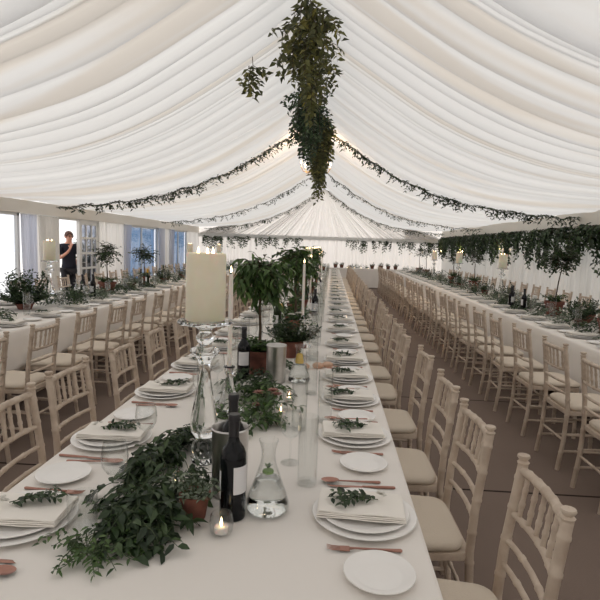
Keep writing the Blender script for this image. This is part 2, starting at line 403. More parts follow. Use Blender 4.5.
# doorway and the glazed door leaf
f = MB(); f.box((XL-.03, 10.74, 1.0), (.08, .06, 2.0)); f.box((XL-.03, 12.72, 1.0), (.08, .06, 2.0)); f.box((XL-.03, 11.73, 1.97), (.08, 1.98, .06)); f.box((XL-.03, 11.74, .98), (.07, .05, 1.96))
dr = struct(f.build('door_1', M['white_paint'], smooth=False))
f = MB(); y0, y1 = 11.78, 12.68; dx = XL-.03
for y in (y0+.04, y1-.04): f.box((dx, y, .98), (.045, .08, 1.9))
for z in (.13, .5, .86, 1.21, 1.56, 1.91): f.box((dx, (y0+y1)/2, z), (.044, y1-y0-.1, .05 if z not in (.13, 1.91) else .1))
for y in (y0+.31, y0+.59): f.box((dx, y, 1.0), (.04, .035, 1.8))
lf = f.build('door_leaf', M['white_paint'], dr, smooth=False)
p = MB(); p.box((dx, (y0+y1)/2, 1.0), (.006, y1-y0-.1, 1.8)); p.build('glazing', M['greypane'], lf, smooth=False)
f = MB(); f.tube([(dx+.03, y0+.06, 1.0), (dx+.075, y0+.06, 1.0), (dx+.075, y0+.17, 1.0)], .009, 8); f.build('handle', M['steel'], lf)

# ------------------------------------------------------------------ foliage helpers
def rnd_unit(r_):
    while True:
        v = Vector((r_.uniform(-1, 1), r_.uniform(-1, 1), r_.uniform(-1, 1)))
        if .05 < v.length < 1: return v.normalized()
def leafy_stem(sb, lb, pts, L, W, step, r_, fine=False, droop=.3, rad=.003, up=Vector((0, 0, 1)), spread=.9, jit=.35):
    P = [Vector(p) for p in pts]
    if sb is not None: sb.tube(P, [rad*(1-.6*i/(len(P)-1)) for i in range(len(P))], 5, cap=False)
    acc = 0; side = 1
    for a, c in zip(P, P[1:]):
        d = c-a; l = d.length
        if l < 1e-6: continue
        d = d/l; s = step - acc
        while s < l:
            p = a + d*s
            lat = d.cross(up)
            lat = lat.normalized() if lat.length > .1 else rnd_unit(r_)
            dr_ = d*r_.uniform(.2, .8) + lat*side*spread + rnd_unit(r_)*jit
            nn = up + rnd_unit(r_)*.5
            lb.leaf(p, dr_, nn, L*r_.uniform(.65, 1.2), W*r_.uniform(.75, 1.15), fine, droop)
            side = -side; s += step*r_.uniform(.7, 1.3)
        acc = l - (s - step)
        acc = max(0, min(acc, step*.9))
    return P
def crown(sb, lb, c, rad, nb, L, W, step, r_, fine=False, droop=.4, zf=1.0, fall=.25):
    for _ in range(nb):
        d = rnd_unit(r_); d.z = d.z*.9 + .15
        e = Vector((d.x*rad, d.y*rad, d.z*rad*zf))*r_.uniform(.55, 1.05)
        s = Vector((e.x*.12, e.y*.12, e.z*.3-rad*.1))
        pts = [c + s + (e-s)*t + Vector((0, 0, -fall*rad*t*t)) + rnd_unit(r_)*.03*rad for t in (0, .35, .7, 1)]
        leafy_stem(sb, lb, pts, L, W, step, r_, fine, droop, .0025)

TABLES = {'middle': (-.992, .283), 'left-hand': (-3.96, -2.684), 'right-hand': (2.257, 3.53)}
Y0T = {'middle': .62, 'left-hand': 1.8, 'right-hand': 1.8}
Y1T = 18.9

# ------------------------------------------------------------------ tables and cloths
def fold_table(label, x0, x1, y0, y1):
    t = thing('trestle_table', label, 'table', ((x0+x1)/2, (y0+y1)/2, 0), 0, 'trestle tables under the cloths')
    w, l = x1-x0-.03, y1-y0-.01
    b = MB(); b.box((0, 0, TZ-.025), (w, l, .03)); b.build('tabletop', M['plywood'], t, smooth=False)
    for sx in (-1, 1):
        for sy in (-1, 1):
            b = MB(); b.tube([(sx*.3, sy*(l/2-.25), 0), (sx*.3, sy*(l/2-.2), TZ-.04)], .014, 8); b.build('leg', M['tablemetal'], t)
def cloth(name, label, x0, x1, y0, y1, hem, seed):
    r_ = random.Random(seed); t = MB(); z = TZ; pts = []
    # cross-section from one hem over the top to the other, along y with soft folds
    n = int((y1-y0)/.10); ys = [y0 + (y1-y0)*j/n for j in range(n+1)]
    ph = [r_.uniform(0, 6.28) for _ in range(6)]
    def wave(y, s): return .012*sin(y*9+ph[0]+s) + .009*sin(y*17.3+ph[1]+s*2) + .006*sin(y*4.1+ph[2])
    prof = []
    for k in range(9): prof.append(('L', k/8))
    m = 15
    vs = []
    for y in ys:
        row = []
        for k in range(7):
            q = k/6; row.append((x0-.008 - wave(y, 0)*(1-q) - .012*(1-q), y, hem + (z-.02-hem)*q + .006*sin(y*2+1)*(1-q)))
        row.append((x0-.002, y, z-.004))
        for k in range(13): row.append((x0+.008 + (x1-x0-.016)*k/12, y, z + .0008*sin(y*5+k)))
        row.append((x1+.002, y, z-.004))
        for k in range(7):
            q = 1-k/6; row.append((x1+.008 + wave(y, 2.1)*(1-q) + .012*(1-q), y, hem + (z-.02-hem)*q + .006*sin(y*2.3)*(1-q)))
        vs.append(row)
    w = len(vs[0]); flat = [p for row in vs for p in row]
    t.add(flat, [(j*w+i, j*w+i+1, (j+1)*w+i+1, (j+1)*w+i) for j in range(n) for i in range(w-1)])
    # drops over both ends
    for yy, sg, row in ((y0, -1, vs[0]), (y1, 1, vs[-1])):
        e = []
        for k in range(5):
            q = k/4
            for i in range(7, w-7):
                x, _, _ = row[i]; e.append((x, yy + sg*(.004 + .02*q + .01*sin(x*14)*q), z - .004 - (z-hem)*q if k else z))
        ww = w-14; t.add(e, [(j*ww+i, j*ww+i+1, (j+1)*ww+i+1, (j+1)*ww+i) for j in range(4) for i in range(ww-1)])
    o = t.build(name, M['cloth'], ang=70)
    sol = o.modifiers.new('thickness', 'SOLIDIFY'); sol.thickness = .0025; sol.offset = 1
    return tag(o, label, 'tablecloth')
for nm, (x0, x1) in TABLES.items():
    n = 9; y0 = Y0T[nm]; L = (Y1T-y0)/n
    for i in range(n): fold_table(f'trestle table hidden under the white cloth, {nth(i+1)} from the front in the {nm} row', x0, x1, y0+i*L, y0+(i+1)*L)
cloth('tablecloth', 'long white tablecloth over the middle dining table with the pillar candle in front', -.992, .283, Y0T['middle'], Y1T, .50, 1)
cloth('tablecloth', 'long white tablecloth on the dining table below the bright windows', -3.96, -2.684, 1.8, Y1T, .38, 2)
cloth('tablecloth', 'long white tablecloth on the dining table along the ivy-hung wall', 2.257, 3.53, 1.8, Y1T, .30, 3)
# head table across the far end
HT = (-1.6, 3.3, 20.2, 21.0)
b = MB(); vs = []
t = thing('trestle_table', 'trestle table under the cloth across the far end', 'table', ((HT[0]+HT[1])/2, (HT[2]+HT[3])/2, 0))
q = MB(); q.box((0, 0, TZ-.025), (4.86, .76, .03)); q.build('tabletop', M['plywood'], t, smooth=False)
for sx in (-1, 1):
    for sy in (-1, 1):
        q = MB(); q.tube([(sx*2.2, sy*.3, 0), (sx*2.2, sy*.3, TZ-.04)], .014, 8); q.build('leg', M['tablemetal'], t)
q = MB(); r_ = random.Random(4)
ring = []
def rect_ring(x0, x1, y0, y1, n):
    o = []
    for k in range(n): o.append((x0+(x1-x0)*k/n, y0))
    for k in range(n//4): o.append((x1, y0+(y1-y0)*k/(n//4)))
    for k in range(n): o.append((x1-(x1-x0)*k/n, y1))
    for k in range(n//4): o.append((x0, y1-(y1-y0)*k/(n//4)))
    return o
base = rect_ring(*HT, 60); cx, cy = (HT[0]+HT[1])/2, (HT[2]+HT[3])/2
vs = [(x, y, TZ) for x, y in base]
for j in range(1, 5):
    for i, (x, y) in enumerate(base):
        k = 1 + .0; a = .02*j/4*(1+sin(i*1.9)); dx = (x-cx)/((HT[1]-HT[0])/2); dy = (y-cy)/((HT[3]-HT[2])/2)
        vs.append((x + a*(dx if abs(dx) > .99 else 0), y + a*(dy if abs(dy) > .99 else 0), TZ-(TZ-.03)*j/4))
n = len(base)
q.add(vs, [(j*n+i, j*n+(i+1) % n, (j+1)*n+(i+1) % n, (j+1)*n+i) for j in range(4) for i in range(n)] + [tuple(range(n))])
tag(q.build('tablecloth', M['cloth'], ang=60), 'floor-length white cloth on the table across the far end', 'tablecloth')

# ------------------------------------------------------------------ chairs
def ringed(pts, r, nodes, seg=10, extra=.0022):
    """bamboo-like tube: pts polyline sampled, small rings at fractions in nodes"""
    P = [Vector(p) for p in pts]; L = [0]
    for a, c in zip(P, P[1:]): L.append(L[-1] + (c-a).length)
    T = L[-1]
    def at(s):
        s = max(0, min(T, s))
        for i in range(len(P)-1):
            if s <= L[i+1] + 1e-9: return P[i] + (P[i+1]-P[i])*((s-L[i])/max(1e-9, L[i+1]-L[i]))
        return P[-1]
    st = {0.0: r, T: r}
    for l in L: st[l] = r
    for q in nodes:
        c = q*T
        for d, e in ((-.010, 0), (-.004, extra), (.004, extra), (.010, 0)):
            if 0 < c+d < T: st[c+d] = r+e
    ss = sorted(st); b = MB(); b.tube([at(s) for s in ss], [st[s] for s in ss], seg); return b
def bend(p0, p1, sag, n=6, axis=1):
    o = []
    for k in range(n+1):
        t = k/n; q = [p0[i] + (p1[i]-p0[i])*t for i in range(3)]; q[axis] += sag*4*t*(1-t); o.append(tuple(q))
    return o
def chair_parts(seg=10):
    parts = []
    def rear(sx):
        return [(sx*.178, -.235, 0), (sx*.178, -.205, .22), (sx*.178, -.195, .44), (sx*.176, -.205, .60), (sx*.172, -.228, .78), (sx*.170, -.242, .885)]
    def rp(sx, z):
        P = rear(sx)
        for a, c in zip(P, P[1:]):
            if a[2] <= z <= c[2]:
                t = (z-a[2])/(c[2]-a[2]); return tuple(a[i] + (c[i]-a[i])*t for i in range(3))
    for sx in (-1, 1):
        b = ringed(rear(sx), .0155, (.15, .3, .45, .58, .72, .84, .95), seg)
        e = rear(sx)[-1]
        b.lathe([(.0155, 0), (.019, .008), (.012, .014), (.020, .024), (.018, .031), (.001, .034)], seg, e)
        parts.append(('back_post', b, 'wood'))
        b = ringed([(sx*.19, .185, 0), (sx*.188, .18, .42)], .0155, (.2, .4, .6, .8), seg)
        parts.append(('leg', b, 'wood'))
    def rail(name, z, r, sag, nodes):
        a, c = rp(-1, z), rp(1, z); parts.append((name, ringed(bend(a, c, sag), r, nodes, seg), 'wood'))
    rail('crest_rail', .868, .0135, -.022, (.12, .27, .42, .58, .73, .88))
    rail('back_rail', .725, .0105, -.022, (.2, .5, .8)); rail('back_rail', .635, .0095, -.02, (.3, .7)); rail('back_rail', .555, .0095, -.018, (.3, .7))
    for k in range(6):
        t = (k+.7)/6.4; s = 4*t*(1-t)
        a = rp(-1, .725); c = rp(-1, .868)
        x = -.171 + .342*t
        parts.append(('spindle', ringed([(x, a[1]-.022*s, .725), (x, c[1]-.022*s, .862)], .0078, (.33, .66), 8, .002), 'wood'))
    # seat frame: rounded trapezoid slab
    def outline(w0, w1, d0, d1, rr_, n=5):
        cs = [(w1-rr_, d1-rr_, 0), (-w1+rr_, d1-rr_, 90), (-w0+rr_, d0+rr_, 180), (w0-rr_, d0+rr_, 270)]
        return [(cx_ + rr_*cos(radians(a+90*k/n)), cy_ + rr_*sin(radians(a+90*k/n))) for cx_, cy_, a in cs for k in range(n+1)]
    def slab(b, lay):
        n = len(lay[0][0]); vs = [(x, y, z) for o, z in lay for x, y in o]
        fs = [(j*n+i, j*n+(i+1) % n, (j+1)*n+(i+1) % n, (j+1)*n+i) for j in range(len(lay)-1) for i in range(n)]
        b.add(vs, fs + [tuple(range(n-1, -1, -1)), tuple((len(lay)-1)*n+i for i in range(n))])
    b = MB(); slab(b, [(outline(.185, .205, -.2, .205, .04), .405), (outline(.188, .208, -.203, .208, .04), .42), (outline(.185, .205, -.2, .205, .04), .435)])
    parts.append(('seat_frame', b, 'wood'))
    b = MB(); slab(b, [(outline(.178, .200, -.175, .200, .05), .436), (outline(.188, .212, -.182, .214, .06), .448), (outline(.188, .212, -.182, .214, .06), .460),
                       (outline(.180, .203, -.174, .205, .06), .472), (outline(.15, .172, -.145, .172, .06), .480), (outline(.09, .10, -.08, .10, .04), .483)])
    parts.append(('seat_cushion', b, 'cushion'))
    for sx in (-1, 1):
        for z in (.14, .26):
            a = rp(sx, z); parts.append(('stretcher', ringed([a, (sx*.189, .183, z)], .0088, (.25, .5, .75), 8), 'wood'))
    for z in (.18, .30): parts.append(('stretcher', ringed([(-.189, .184, z), (.189, .184, z)], .0088, (.25, .5, .75), 8), 'wood'))
    a, c = rp(-1, .22), rp(1, .22); parts.append(('stretcher', ringed([a, c], .0088, (.25, .5, .75), 8), 'wood'))
    return parts
PARTS = chair_parts(10)
proto = thing('banquet_chair', 'x', 'chair')
for nm, b, m in PARTS: b.build(nm, M[m], proto, ang=60)
# distant version, drawn only a few pixels tall
far_proto = thing('banquet_chair', 'x', 'chair')
fr, cu = MB(), MB()
for nm, b, m in chair_parts(6): (cu if m == 'cushion' else fr).add(b.v, b.f)
fr.build('chair_frame', M['wood'], far_proto, ang=60); cu.build('seat_cushion', M['cushion'], far_proto, ang=60)
used = {'n': False, 'f': False}
def chair(x, y, rz, label, group):
    far = y > 9.5; key = 'f' if far else 'n'; src = far_proto if far else proto
    if not used[key]:
        used[key] = True; o = src; o.location = (x, y, 0); o.rotation_euler = (0, 0, rz); o['label'] = label; o['group'] = group; return o
    return dup(src, (x, y, 0), rz, label, group=group)
def chair_row(xs_back, facing, ys, where, seed):
    r_ = random.Random(seed); off = .242
    for i, y in enumerate(ys):
        rz = (pi/2 if facing < 0 else -pi/2) + (r_.uniform(-.05, .05))
        x = xs_back + facing*off + r_.uniform(-.02, .02)
        chair(x, y, rz, f'limewashed chair, {nth(i+1)} from the front {where}', f'limewashed chairs {where}')
def steps(first, d, end):
    o = list(first)
    while o[-1] + d < end: o.append(o[-1] + d)
    return o
chair_row(.60, -1, steps([1.455, 2.04, 2.59, 3.28, 3.96], .60, 18.6), "on the middle table's ivy-wall side", 1)
chair_row(-1.28, 1, steps([1.98, 2.50, 3.13, 3.77], .62, 18.6), "on the middle table's window side", 2)
chair_row(-2.13, -1, steps([3.14, 3.79, 4.5], .64, 18.6), "on the window table's aisle side", 3)
chair_row(-4.5, 1, steps([5.3], .66, 18.6), "on the window table's far side", 4)
chair_row(1.64, 1, steps([3.28, 3.92, 4.6, 5.25], .63, 18.6), "on the ivy-wall table's aisle side", 5)
chair_row(4.06, -1, steps([7.9], .68, 18.6), "on the ivy-wall table's wall side", 6)

# ------------------------------------------------------------------ tableware prototypes
def proto_of(name, cat, parts):
    t = thing(name, 'x', cat)
    for p in parts:
        o = p[1].build(p[0], p[2], t, ang=p[3] if len(p) > 3 else 42)
        for s in p[4] if len(p) > 4 else (): s[1].build(s[0], s[2], o)
    t['_first'] = 1
    return t
def put(pr, loc, rz, label, group=None, scale=None):
    rad = {'glass_candlestick': .066, 'wine_bottle': .042, 'water_carafe': .069, 'wine_cooler': .063, 'flared_candle_holder': .076, 'votive_cup': .036, 'tall_glass': .037, 'wine_glass': .043, 'water_tumbler': .043, 'charger_plate': .158}.get(pr.name.split('.')[0])
    if rad: OBST.append((loc[0], loc[1], rad))
    if pr.get('_first'):
        del pr['_first']; pr.location = loc; pr.rotation_euler = (0, 0, rz); pr['label'] = label
        if group: pr['group'] = group
        if scale: pr.scale = (scale,)*3
        return pr
    return dup(pr, loc, rz, label, scale, group)
def single(pr_mesh, name, m, cat, ang=42):
    o = pr_mesh.build(name, m, ang=ang); o['category'] = cat; o['_first'] = 1; return o
def plate(r, rim=.02):
    b = MB(); k = r
    b.lathe([(0, .001), (k*.6, .001), (k*.62, 0), (k*.66, .002), (k*.985, .013), (k, .0145), (k*.99, .0165), (k*.97, .0165), (k*.68, .006), (k*.6, .0045), (0, .0045)], 40); return b
P_charger = single(plate(.155), 'charger_plate', M['china'], 'plate')
P_dinner = single(plate(.132), 'dinner_plate', M['china'], 'plate')
P_side = single(plate(.088), 'side_plate', M['china'], 'plate')
def napkin():
    b = MB(); W, D, r_ = .255, .15, random.Random(2)
    for k in range(4):
        z = .004*k; nx, ny = 12, 6; s = 1-.012*k; vs = []
        for top in (0, 1):
            for j in range(ny+1):
                for i in range(nx+1):
                    x = (i/nx-.5)*W*s; y = (j/ny-.5)*D*s + .002*k
                    zz = z + (.0038 if top else 0) + .0012*sin(x*40+k*2)*cos(y*45+k)
                    edge = (i in (0, nx) or j in (0, ny)); vs.append((x, y, zz + (.0008 if edge and not top else 0) - (.0008 if edge and top else 0)))
        n = (nx+1)*(ny+1); fs = []
        for j in range(ny):
            for i in range(nx):
                a = j*(nx+1)+i; fs += [(a, a+nx+1, a+nx+2, a+1), (n+a, n+a+1, n+a+nx+2, n+a+nx+1)]
        for i in range(nx): fs += [(i, i+1, n+i+1, n+i), (ny*(nx+1)+i+1, ny*(nx+1)+i, n+ny*(nx+1)+i, n+ny*(nx+1)+i+1)]
        for j in range(ny): fs += [((j+1)*(nx+1), j*(nx+1), n+j*(nx+1), n+(j+1)*(nx+1)), (j*(nx+1)+nx, (j+1)*(nx+1)+nx, n+(j+1)*(nx+1)+nx, n+j*(nx+1)+nx)]
        b.add(vs, fs)
    # one corner turned over
    return b
P_nap = single(napkin(), 'folded_napkin', M['napkin'], 'napkin', 60)
def sprig(seed):
    r_ = random.Random(seed); s, l, p = MB(), MB(), MB()
    for k in range(5):
        a = r_.uniform(-.12, .12); y0 = r_.uniform(-.006, .006)
        pts = [(-.045+.01*k, y0, .006), (.0, y0+a*.05, .012+.002*k), (.05+.006*k, y0+a*.25, .018), (.075+.006*k, y0+a*.5, .014)]
        leafy_stem(s, l, pts, .028, .013, .009, r_, True, .2, .0014)
    for k in range(5):
        c = Vector((-.055+r_.uniform(-.015, .012), r_.uniform(-.016, .016), .014+r_.uniform(0, .008)))
        for q in range(6):
            an = q*pi/3 + r_.random(); p.leaf(c, Vector((cos(an), sin(an), .5)), Vector((0, 0, 1)), .011, .008)
    return s, l, p
P_sprig = []
for sd in (1, 2, 3):
    s, l, p = sprig(sd); P_sprig.append(proto_of('leaf_sprig', 'sprig', [('stem', s, M['green_stem']), ('foliage', l, M['leaf_dark'], None), ('blossom', p, M['petal'], None)]))
def knife():
    h, bl = MB(), MB()
    h.tube([(-.115, 0, .004), (-.11, 0, .004), (-.06, 0, .004), (-.005, 0, .0042)], [.003, .0052, .0048, .0035], 8)
    vs = []
    for i in range(9):
        t = i/8; x = -.006 + .12*t; w = .008*(1-.15*t) if t < .8 else .008*.88*sqrt(max(0, 1-((t-.8)/.2)**2)); vs += [(x, -.007, .003), (x, -.007+w*2, .003), (x, -.007+w, .0048)]
    bl.add(vs, [f for i in range(8) for f in ((3*i, 3*i+3, 3*i+5, 3*i+2), (3*i+2, 3*i+5, 3*i+4, 3*i+1), (3*i+1, 3*i+4, 3*i+3, 3*i))])
    return h, bl
h, bl = knife(); P_knife = proto_of('table_knife', 'knife', [('handle', h, M['copper']), ('blade', bl, M['copper'])])
def spoon():
    h, bo = MB(), MB()
    h.tube([(-.10, 0, .004), (-.095, 0, .004), (-.04, 0, .0045), (.03, 0, .006), (.045, 0, .006)], [.003, .005, .0036, .0026, .003], 8)
    vs = []; n = 14
    for j in range(4):
        q = j/3
        for k in range(n):
            a = 2*pi*k/n; vs.append((.072 + cos(a)*.031*q, sin(a)*.020*q, .0025 + .007*q*q))
    bo.add(vs, [(j*n+k, j*n+(k+1) % n, (j+1)*n+(k+1) % n, (j+1)*n+k) for j in range(3) for k in range(n)])
    return h, bo
h, bo = spoon(); P_spoon = proto_of('dessert_spoon', 'spoon', [('handle', h, M['copper']), ('bowl', bo, M['copper'])])
def fork():
    h, he = MB(), MB()
    h.tube([(-.10, 0, .004), (-.095, 0, .004), (-.04, 0, .0045), (.025, 0, .006), (.04, 0, .005)], [.003, .005, .0036, .0028, .004], 8)
    he.box((.052, 0, .004), (.026, .022, .0025))
    for k in range(4): he.tube([(.062, -.009+.006*k, .004), (.085, -.009+.006*k, .0055), (.10, -.009+.006*k, .009)], [.0016, .0015, .0008], 6)
    return h, he
h, he = fork(); P_fork = proto_of('table_fork', 'fork', [('handle', h, M['copper']), ('tines', he, M['copper'])])
def tumbler(r, hh, th=.0022, base=.012):
    b = MB(); b.lathe([(0, 0), (r*.94, 0), (r*.97, .003), (r, hh-.001), (r-th*.5, hh), (r-th, hh-.001), (r-th-.001, base), (0, base)], 28); return b
P_tall = single(tumbler(.034, .235), 'tall_glass', M['glass'], 'glass')
P_short = single(tumbler(.040, .105), 'water_tumbler', M['glass'], 'glass')
def wineglass():
    o = [(0, 0), (.034, 0), (.035, .002), (.010, .005), (.0045, .012), (.004, .085), (.008, .092), (.026, .105), (.037, .125), (.040, .150), (.037, .178), (.033, .198)]
    i = [(.032, .198), (.0358, .178), (.0388, .150), (.0358, .126), (.025, .107), (.0, .094)]
    bowl = MB(); bowl.lathe(o[6:] + i, 28); st = MB(); st.lathe(o[:7], 28); return st, bowl
st, bowl = wineglass(); P_wine = proto_of('wine_glass', 'glass', [('foot', st, M['glass']), ('bowl', bowl, M['glass'])])
# wine bottles
def bottle(r=.038, hh=.31, lab_m='paper', glass='bottle', foil='foil'):
    b = MB(); b.lathe([(0, .004), (r*.7, 0), (r*.96, .002), (r, .008), (r, hh*.58), (r*.97, hh*.625), (r*.8, hh*.68), (r*.48, hh*.735), (r*.39, hh*.78), (r*.37, hh*.93), (r*.42, hh*.935), (r*.42, hh*.965), (r*.3, hh*.97), (0, hh*.97)], 28)
    fo = MB(); fo.lathe([(r*.40, hh*.79), (r*.40, hh*.935), (r*.45, hh*.94), (r*.45, hh*.985), (r*.40, hh*1.0), (0, hh*1.0)], 24)
    la = MB(); n = 14; vs = []
    for z in (hh*.27, hh*.53):
        for k in range(n+1):
            a = radians(-50 + 100*k/n); vs.append(((r+.0007)*cos(a), (r+.0007)*sin(a), z))
    la.add(vs, [(k, k+1, n+1+k+1, n+1+k) for k in range(n)])
    lb = MB(); vs = []
    for z in (hh*.2, hh*.47):
        for k in range(n+1):
            a = radians(115 + 130*k/n); vs.append(((r+.0007)*cos(a), (r+.0007)*sin(a), z))
    lb.add(vs, [(k, k+1, n+1+k+1, n+1+k) for k in range(n)])
    return [('glass_body', b, M[glass]), ('foil_capsule', fo, M[foil]), ('front_label', la, M[lab_m]), ('back_label', lb, M[lab_m])]
P_bottle = proto_of('wine_bottle', 'bottle', bottle())
P_bottle_g = proto_of('wine_bottle', 'bottle', bottle(.039, .30, 'paper', 'bottle_green', 'foil_gold'))
# cooler, carafe, candlesticks
b = MB(); b.lathe([(0, 0), (.052, 0), (.056, .004), (.058, .21), (.0605, .216), (.058, .221), (.054, .216), (.051, .01), (0, .01)], 36)
P_cooler = proto_of('wine_cooler', 'wine cooler', [('body', b, M['steel'])])
def carafe(fruit):
    sh = MB(); sh.lathe([(0, .004), (.05, 0), (.062, .006), (.066, .018), (.064, .034), (.052, .07), (.036, .115), (.024, .15), (.0205, .175), (.022, .195), (.030, .222), (.0285, .223), (.0205, .196),
                         (.0188, .175), (.0222, .149), (.0342, .114), (.050, .07), (.0618, .034), (.0637, .019), (.060, .009), (.05, .0045), (0, .007)], 36)
    wa = MB(); wa.lathe([(0, .0078), (.0495, .0055), (.0595, .0098), (.0629, .0192), (.0609, .034), (.0492, .0695), (.0365, .104), (0, .104)], 36)
    fr_ = MB(); fr_.lathe([(0, 0), (.016, .002), (.0175, .006), (.016, .010), (0, .012)], 20, (0, 0, .118))
    if fruit == 'lemon': fr_ = MB(); fr_.lathe([(0, 0), (.024, .002), (.026, .012), (.021, .035), (.018, .052), (.012, .058), (0, .059)], 16, (0, 0, .112))
    lf_ = MB(); r_ = random.Random(3)
    for k in range(5): a = k*1.3; lf_.leaf(Vector((0, 0, .172 if fruit == 'lemon' else .132)), Vector((cos(a)*.6, sin(a)*.6, .9)), Vector((0, 0, 1)), .02, .012, True)
    return [('glass_body', sh, M['glass']), ('water', wa, M['water']), ('fruit_slice', fr_, M[fruit]), ('mint_leaf', lf_, M['leaf_mid'], None)]
P_carafe_l = proto_of('water_carafe', 'carafe', carafe('lime')); P_carafe_y = proto_of('water_carafe', 'carafe', carafe('lemon'))
def flame_mb(c, s=1.0):
    b = MB(); b.lathe([(0, 0), (.0035*s, .004*s), (.005*s, .010*s), (.004*s, .018*s), (.0018*s, .027*s), (0, .034*s)], 10, c); return b
def candlestand():
    prof = [(0, 0), (.040, 0), (.043, .005), (.040, .012), (.033, .018), (.040, .032), (.046, .048), (.043, .066), (.034, .082), (.031, .092), (.036, .100), (.047, .118), (.050, .135), (.047, .17), (.040, .21), (.031, .255),
            (.024, .30), (.020, .335), (.020, .36), (.028, .385), (.052, .405), (.055, .413), (.050, .42), (.026, .427), (.022, .437), (.030, .449), (.034, .458), (.030, .468), (.022, .477), (.024, .49), (.045, .503), (.096, .511), (.099, .516), (.095, .522), (0, .522)]
    b = MB(); b.lathe([(r, z) for r, z in prof], 36); return b
stand = candlestand()
P_stand = proto_of('glass_candlestick', 'candlestick', [('column', stand, M['thickglass'], 50)])
def pillar():
    b = MB(); b.lathe([(0, 0), (.067, 0), (.070, .004), (.070, .228), (.068, .235), (.062, .238), (.05, .228), (.03, .219), (0, .218)], 40)
    w, f = [], []
    parts = [('wax_body', b, M['wax'])]
    for k in range(3):
        a = 2*pi*k/3 + .5; c = (.030*cos(a), .030*sin(a), .219)
        q = MB(); q.tube([c, (c[0], c[1], c[2]+.011)], .0012, 6)
        parts.append(('wick', q, M['wick'], 42, [('flame', flame_mb((c[0], c[1], c[2]+.007), 1.0), M['flame'])]))
    return parts
P_pillar = proto_of('pillar_candle', 'candle', pillar())
def taper():
    b = MB(); b.lathe([(0, 0), (.011, 0), (.0115, .01), (.0098, .44), (.007, .452), (0, .454)], 16)
    q = MB(); q.tube([(0, 0, .452), (0, 0, .462)], .001, 6)
    return [('wax_body', b, M['wax_white']), ('wick', q, M['wick'], 42, [('flame', flame_mb((0, 0, .458), 1.0), M['flame'])])]
P_taper = proto_of('taper_candle', 'candle', taper())
def taper_holder():
    b = MB(); b.lathe([(0, 0), (.070, 0), (.073, .004), (.070, .012), (.056, .045), (.040, .085), (.027, .125), (.019, .165), (.016, .19), (.022, .205), (.024, .222), (.0225, .228), (.0155, .226), (.0125, .205), (0, .203)], 32)
    c = MB(); c.lathe([(.0155, .2265), (.025, .228), (.0255, .233), (.0155, .2345)], 20)
    return [('glass_body', b, M['thickglass'], 50), ('drip_ring', c, M['foil'])]
P_holder = proto_of('flared_candle_holder', 'candle holder', taper_holder())
def votive():
    b = MB(); b.lathe([(0, 0), (.024, 0), (.031, .012), (.034, .03), (.031, .055), (.027, .062), (.0255, .062), (.0295, .055), (.0322, .03), (.0292, .013), (.02, .006), (0, .006)], 24)
    return [('glass_cup', b, M['glass'])]
P_votive = proto_of('votive_cup', 'candle holder', votive())
def tealight():
    b = MB(); b.lathe([(0, 0), (.0195, 0), (.0195, .016), (.017, .017), (0, .0155)], 20)
    return [('wax_body', b, M['wax_white']), ('flame', flame_mb((0, 0, .0155), .85), M['flame'])]
P_tea = proto_of('tealight_candle', 'candle', tealight())
def tealight_in_votive(x, y, where):
    put(P_votive, (x, y, TZ+.003), 0, f'small glass votive cup {where}'); put(P_tea, (x, y, TZ+.0095), 0, f'lit tealight inside the glass cup {where}')

# plants
def pot_mb(r, hh):
    p = MB(); p.lathe([(0, 0), (r*.68, 0), (r*.70, .004), (r*.90, hh*.78), (r*1.0, hh*.785), (r*1.02, hh*.98), (r*.98, hh), (r*.90, hh*.985), (r*.86, hh*.8), (0, hh*.8)], 28)
    s = MB(); s.lathe([(0, hh*.86), (r*.5, hh*.87), (r*.865, hh*.84)], 20); return p, s
def cut(m, bad):
    gone = [bad(v) for v in m.v]; par = list(range(len(m.v)))
    def find(a):
        while par[a] != a: par[a] = par[par[a]]; a = par[a]
        return a
    for f in m.f:
        for i in f[1:]: par[find(i)] = find(f[0])
    dead = {find(i) for i, g in enumerate(gone) if g}
    use = [i for i in range(len(m.v)) if find(i) not in dead]; mp = {a: k for k, a in enumerate(use)}
    m.f = [tuple(mp[i] for i in f) for f in m.f if find(f[0]) not in dead]; m.v = [m.v[i] for i in use]
def potted_tree(name, label, loc, potr, poth, trunk_top, crown_r, zf, nb, L, W, step, seed, lm='leaf_dark', fine=False, cat='tree', pm='terracotta', droop=.5, lean=(0, 0), underplant=True, fall=.25):
    r_ = random.Random(seed); t = thing(name, label, cat, loc); OBST.append((loc[0], loc[1], potr*1.04))
    p, s = pot_mb(potr, poth); po = p.build('pot', M[pm], t); s.build('soil', M['soil'], po)
    tr, st, lf_ = MB(), MB(), MB(); lx, ly = lean
    tr.tube([(0, 0, poth*.8), (lx*.3+.004, ly*.3, poth+(trunk_top-poth)*.4), (lx*.7-.004, ly*.7+.004, poth+(trunk_top-poth)*.75), (lx, ly, trunk_top+crown_r*.2)], [.011, .009, .008, .006], 8)
    crown(st, lf_, Vector((lx, ly, trunk_top + crown_r*zf*.75)), crown_r, nb, L, W, step, r_, fine, droop, zf, fall)
    tk = tr.build('trunk', M['stem'], t); st.build('twigs', M['stem'], tk, ang=None); lf_.build('foliage', M[lm], t, ang=None)
    if underplant:
        us, ul = MB(), MB()
        for k in range(48):
            a = r_.uniform(0, 6.28); d = Vector((cos(a), sin(a), 0)); q = r_.uniform(.3, .9)
            pts = [d*potr*.3*q + Vector((0, 0, poth*.85)), d*potr*.9*q + Vector((0, 0, poth*1.2)), d*potr*1.75*q + Vector((0, 0, poth*(1.15+.35*r_.random())))]
            leafy_stem(us, ul, pts, L*.6, W*.7, .014, r_, fine, .3, .0015)
        ul.build('underplanting', M['leaf_mid'], t, ang=None)
    return t
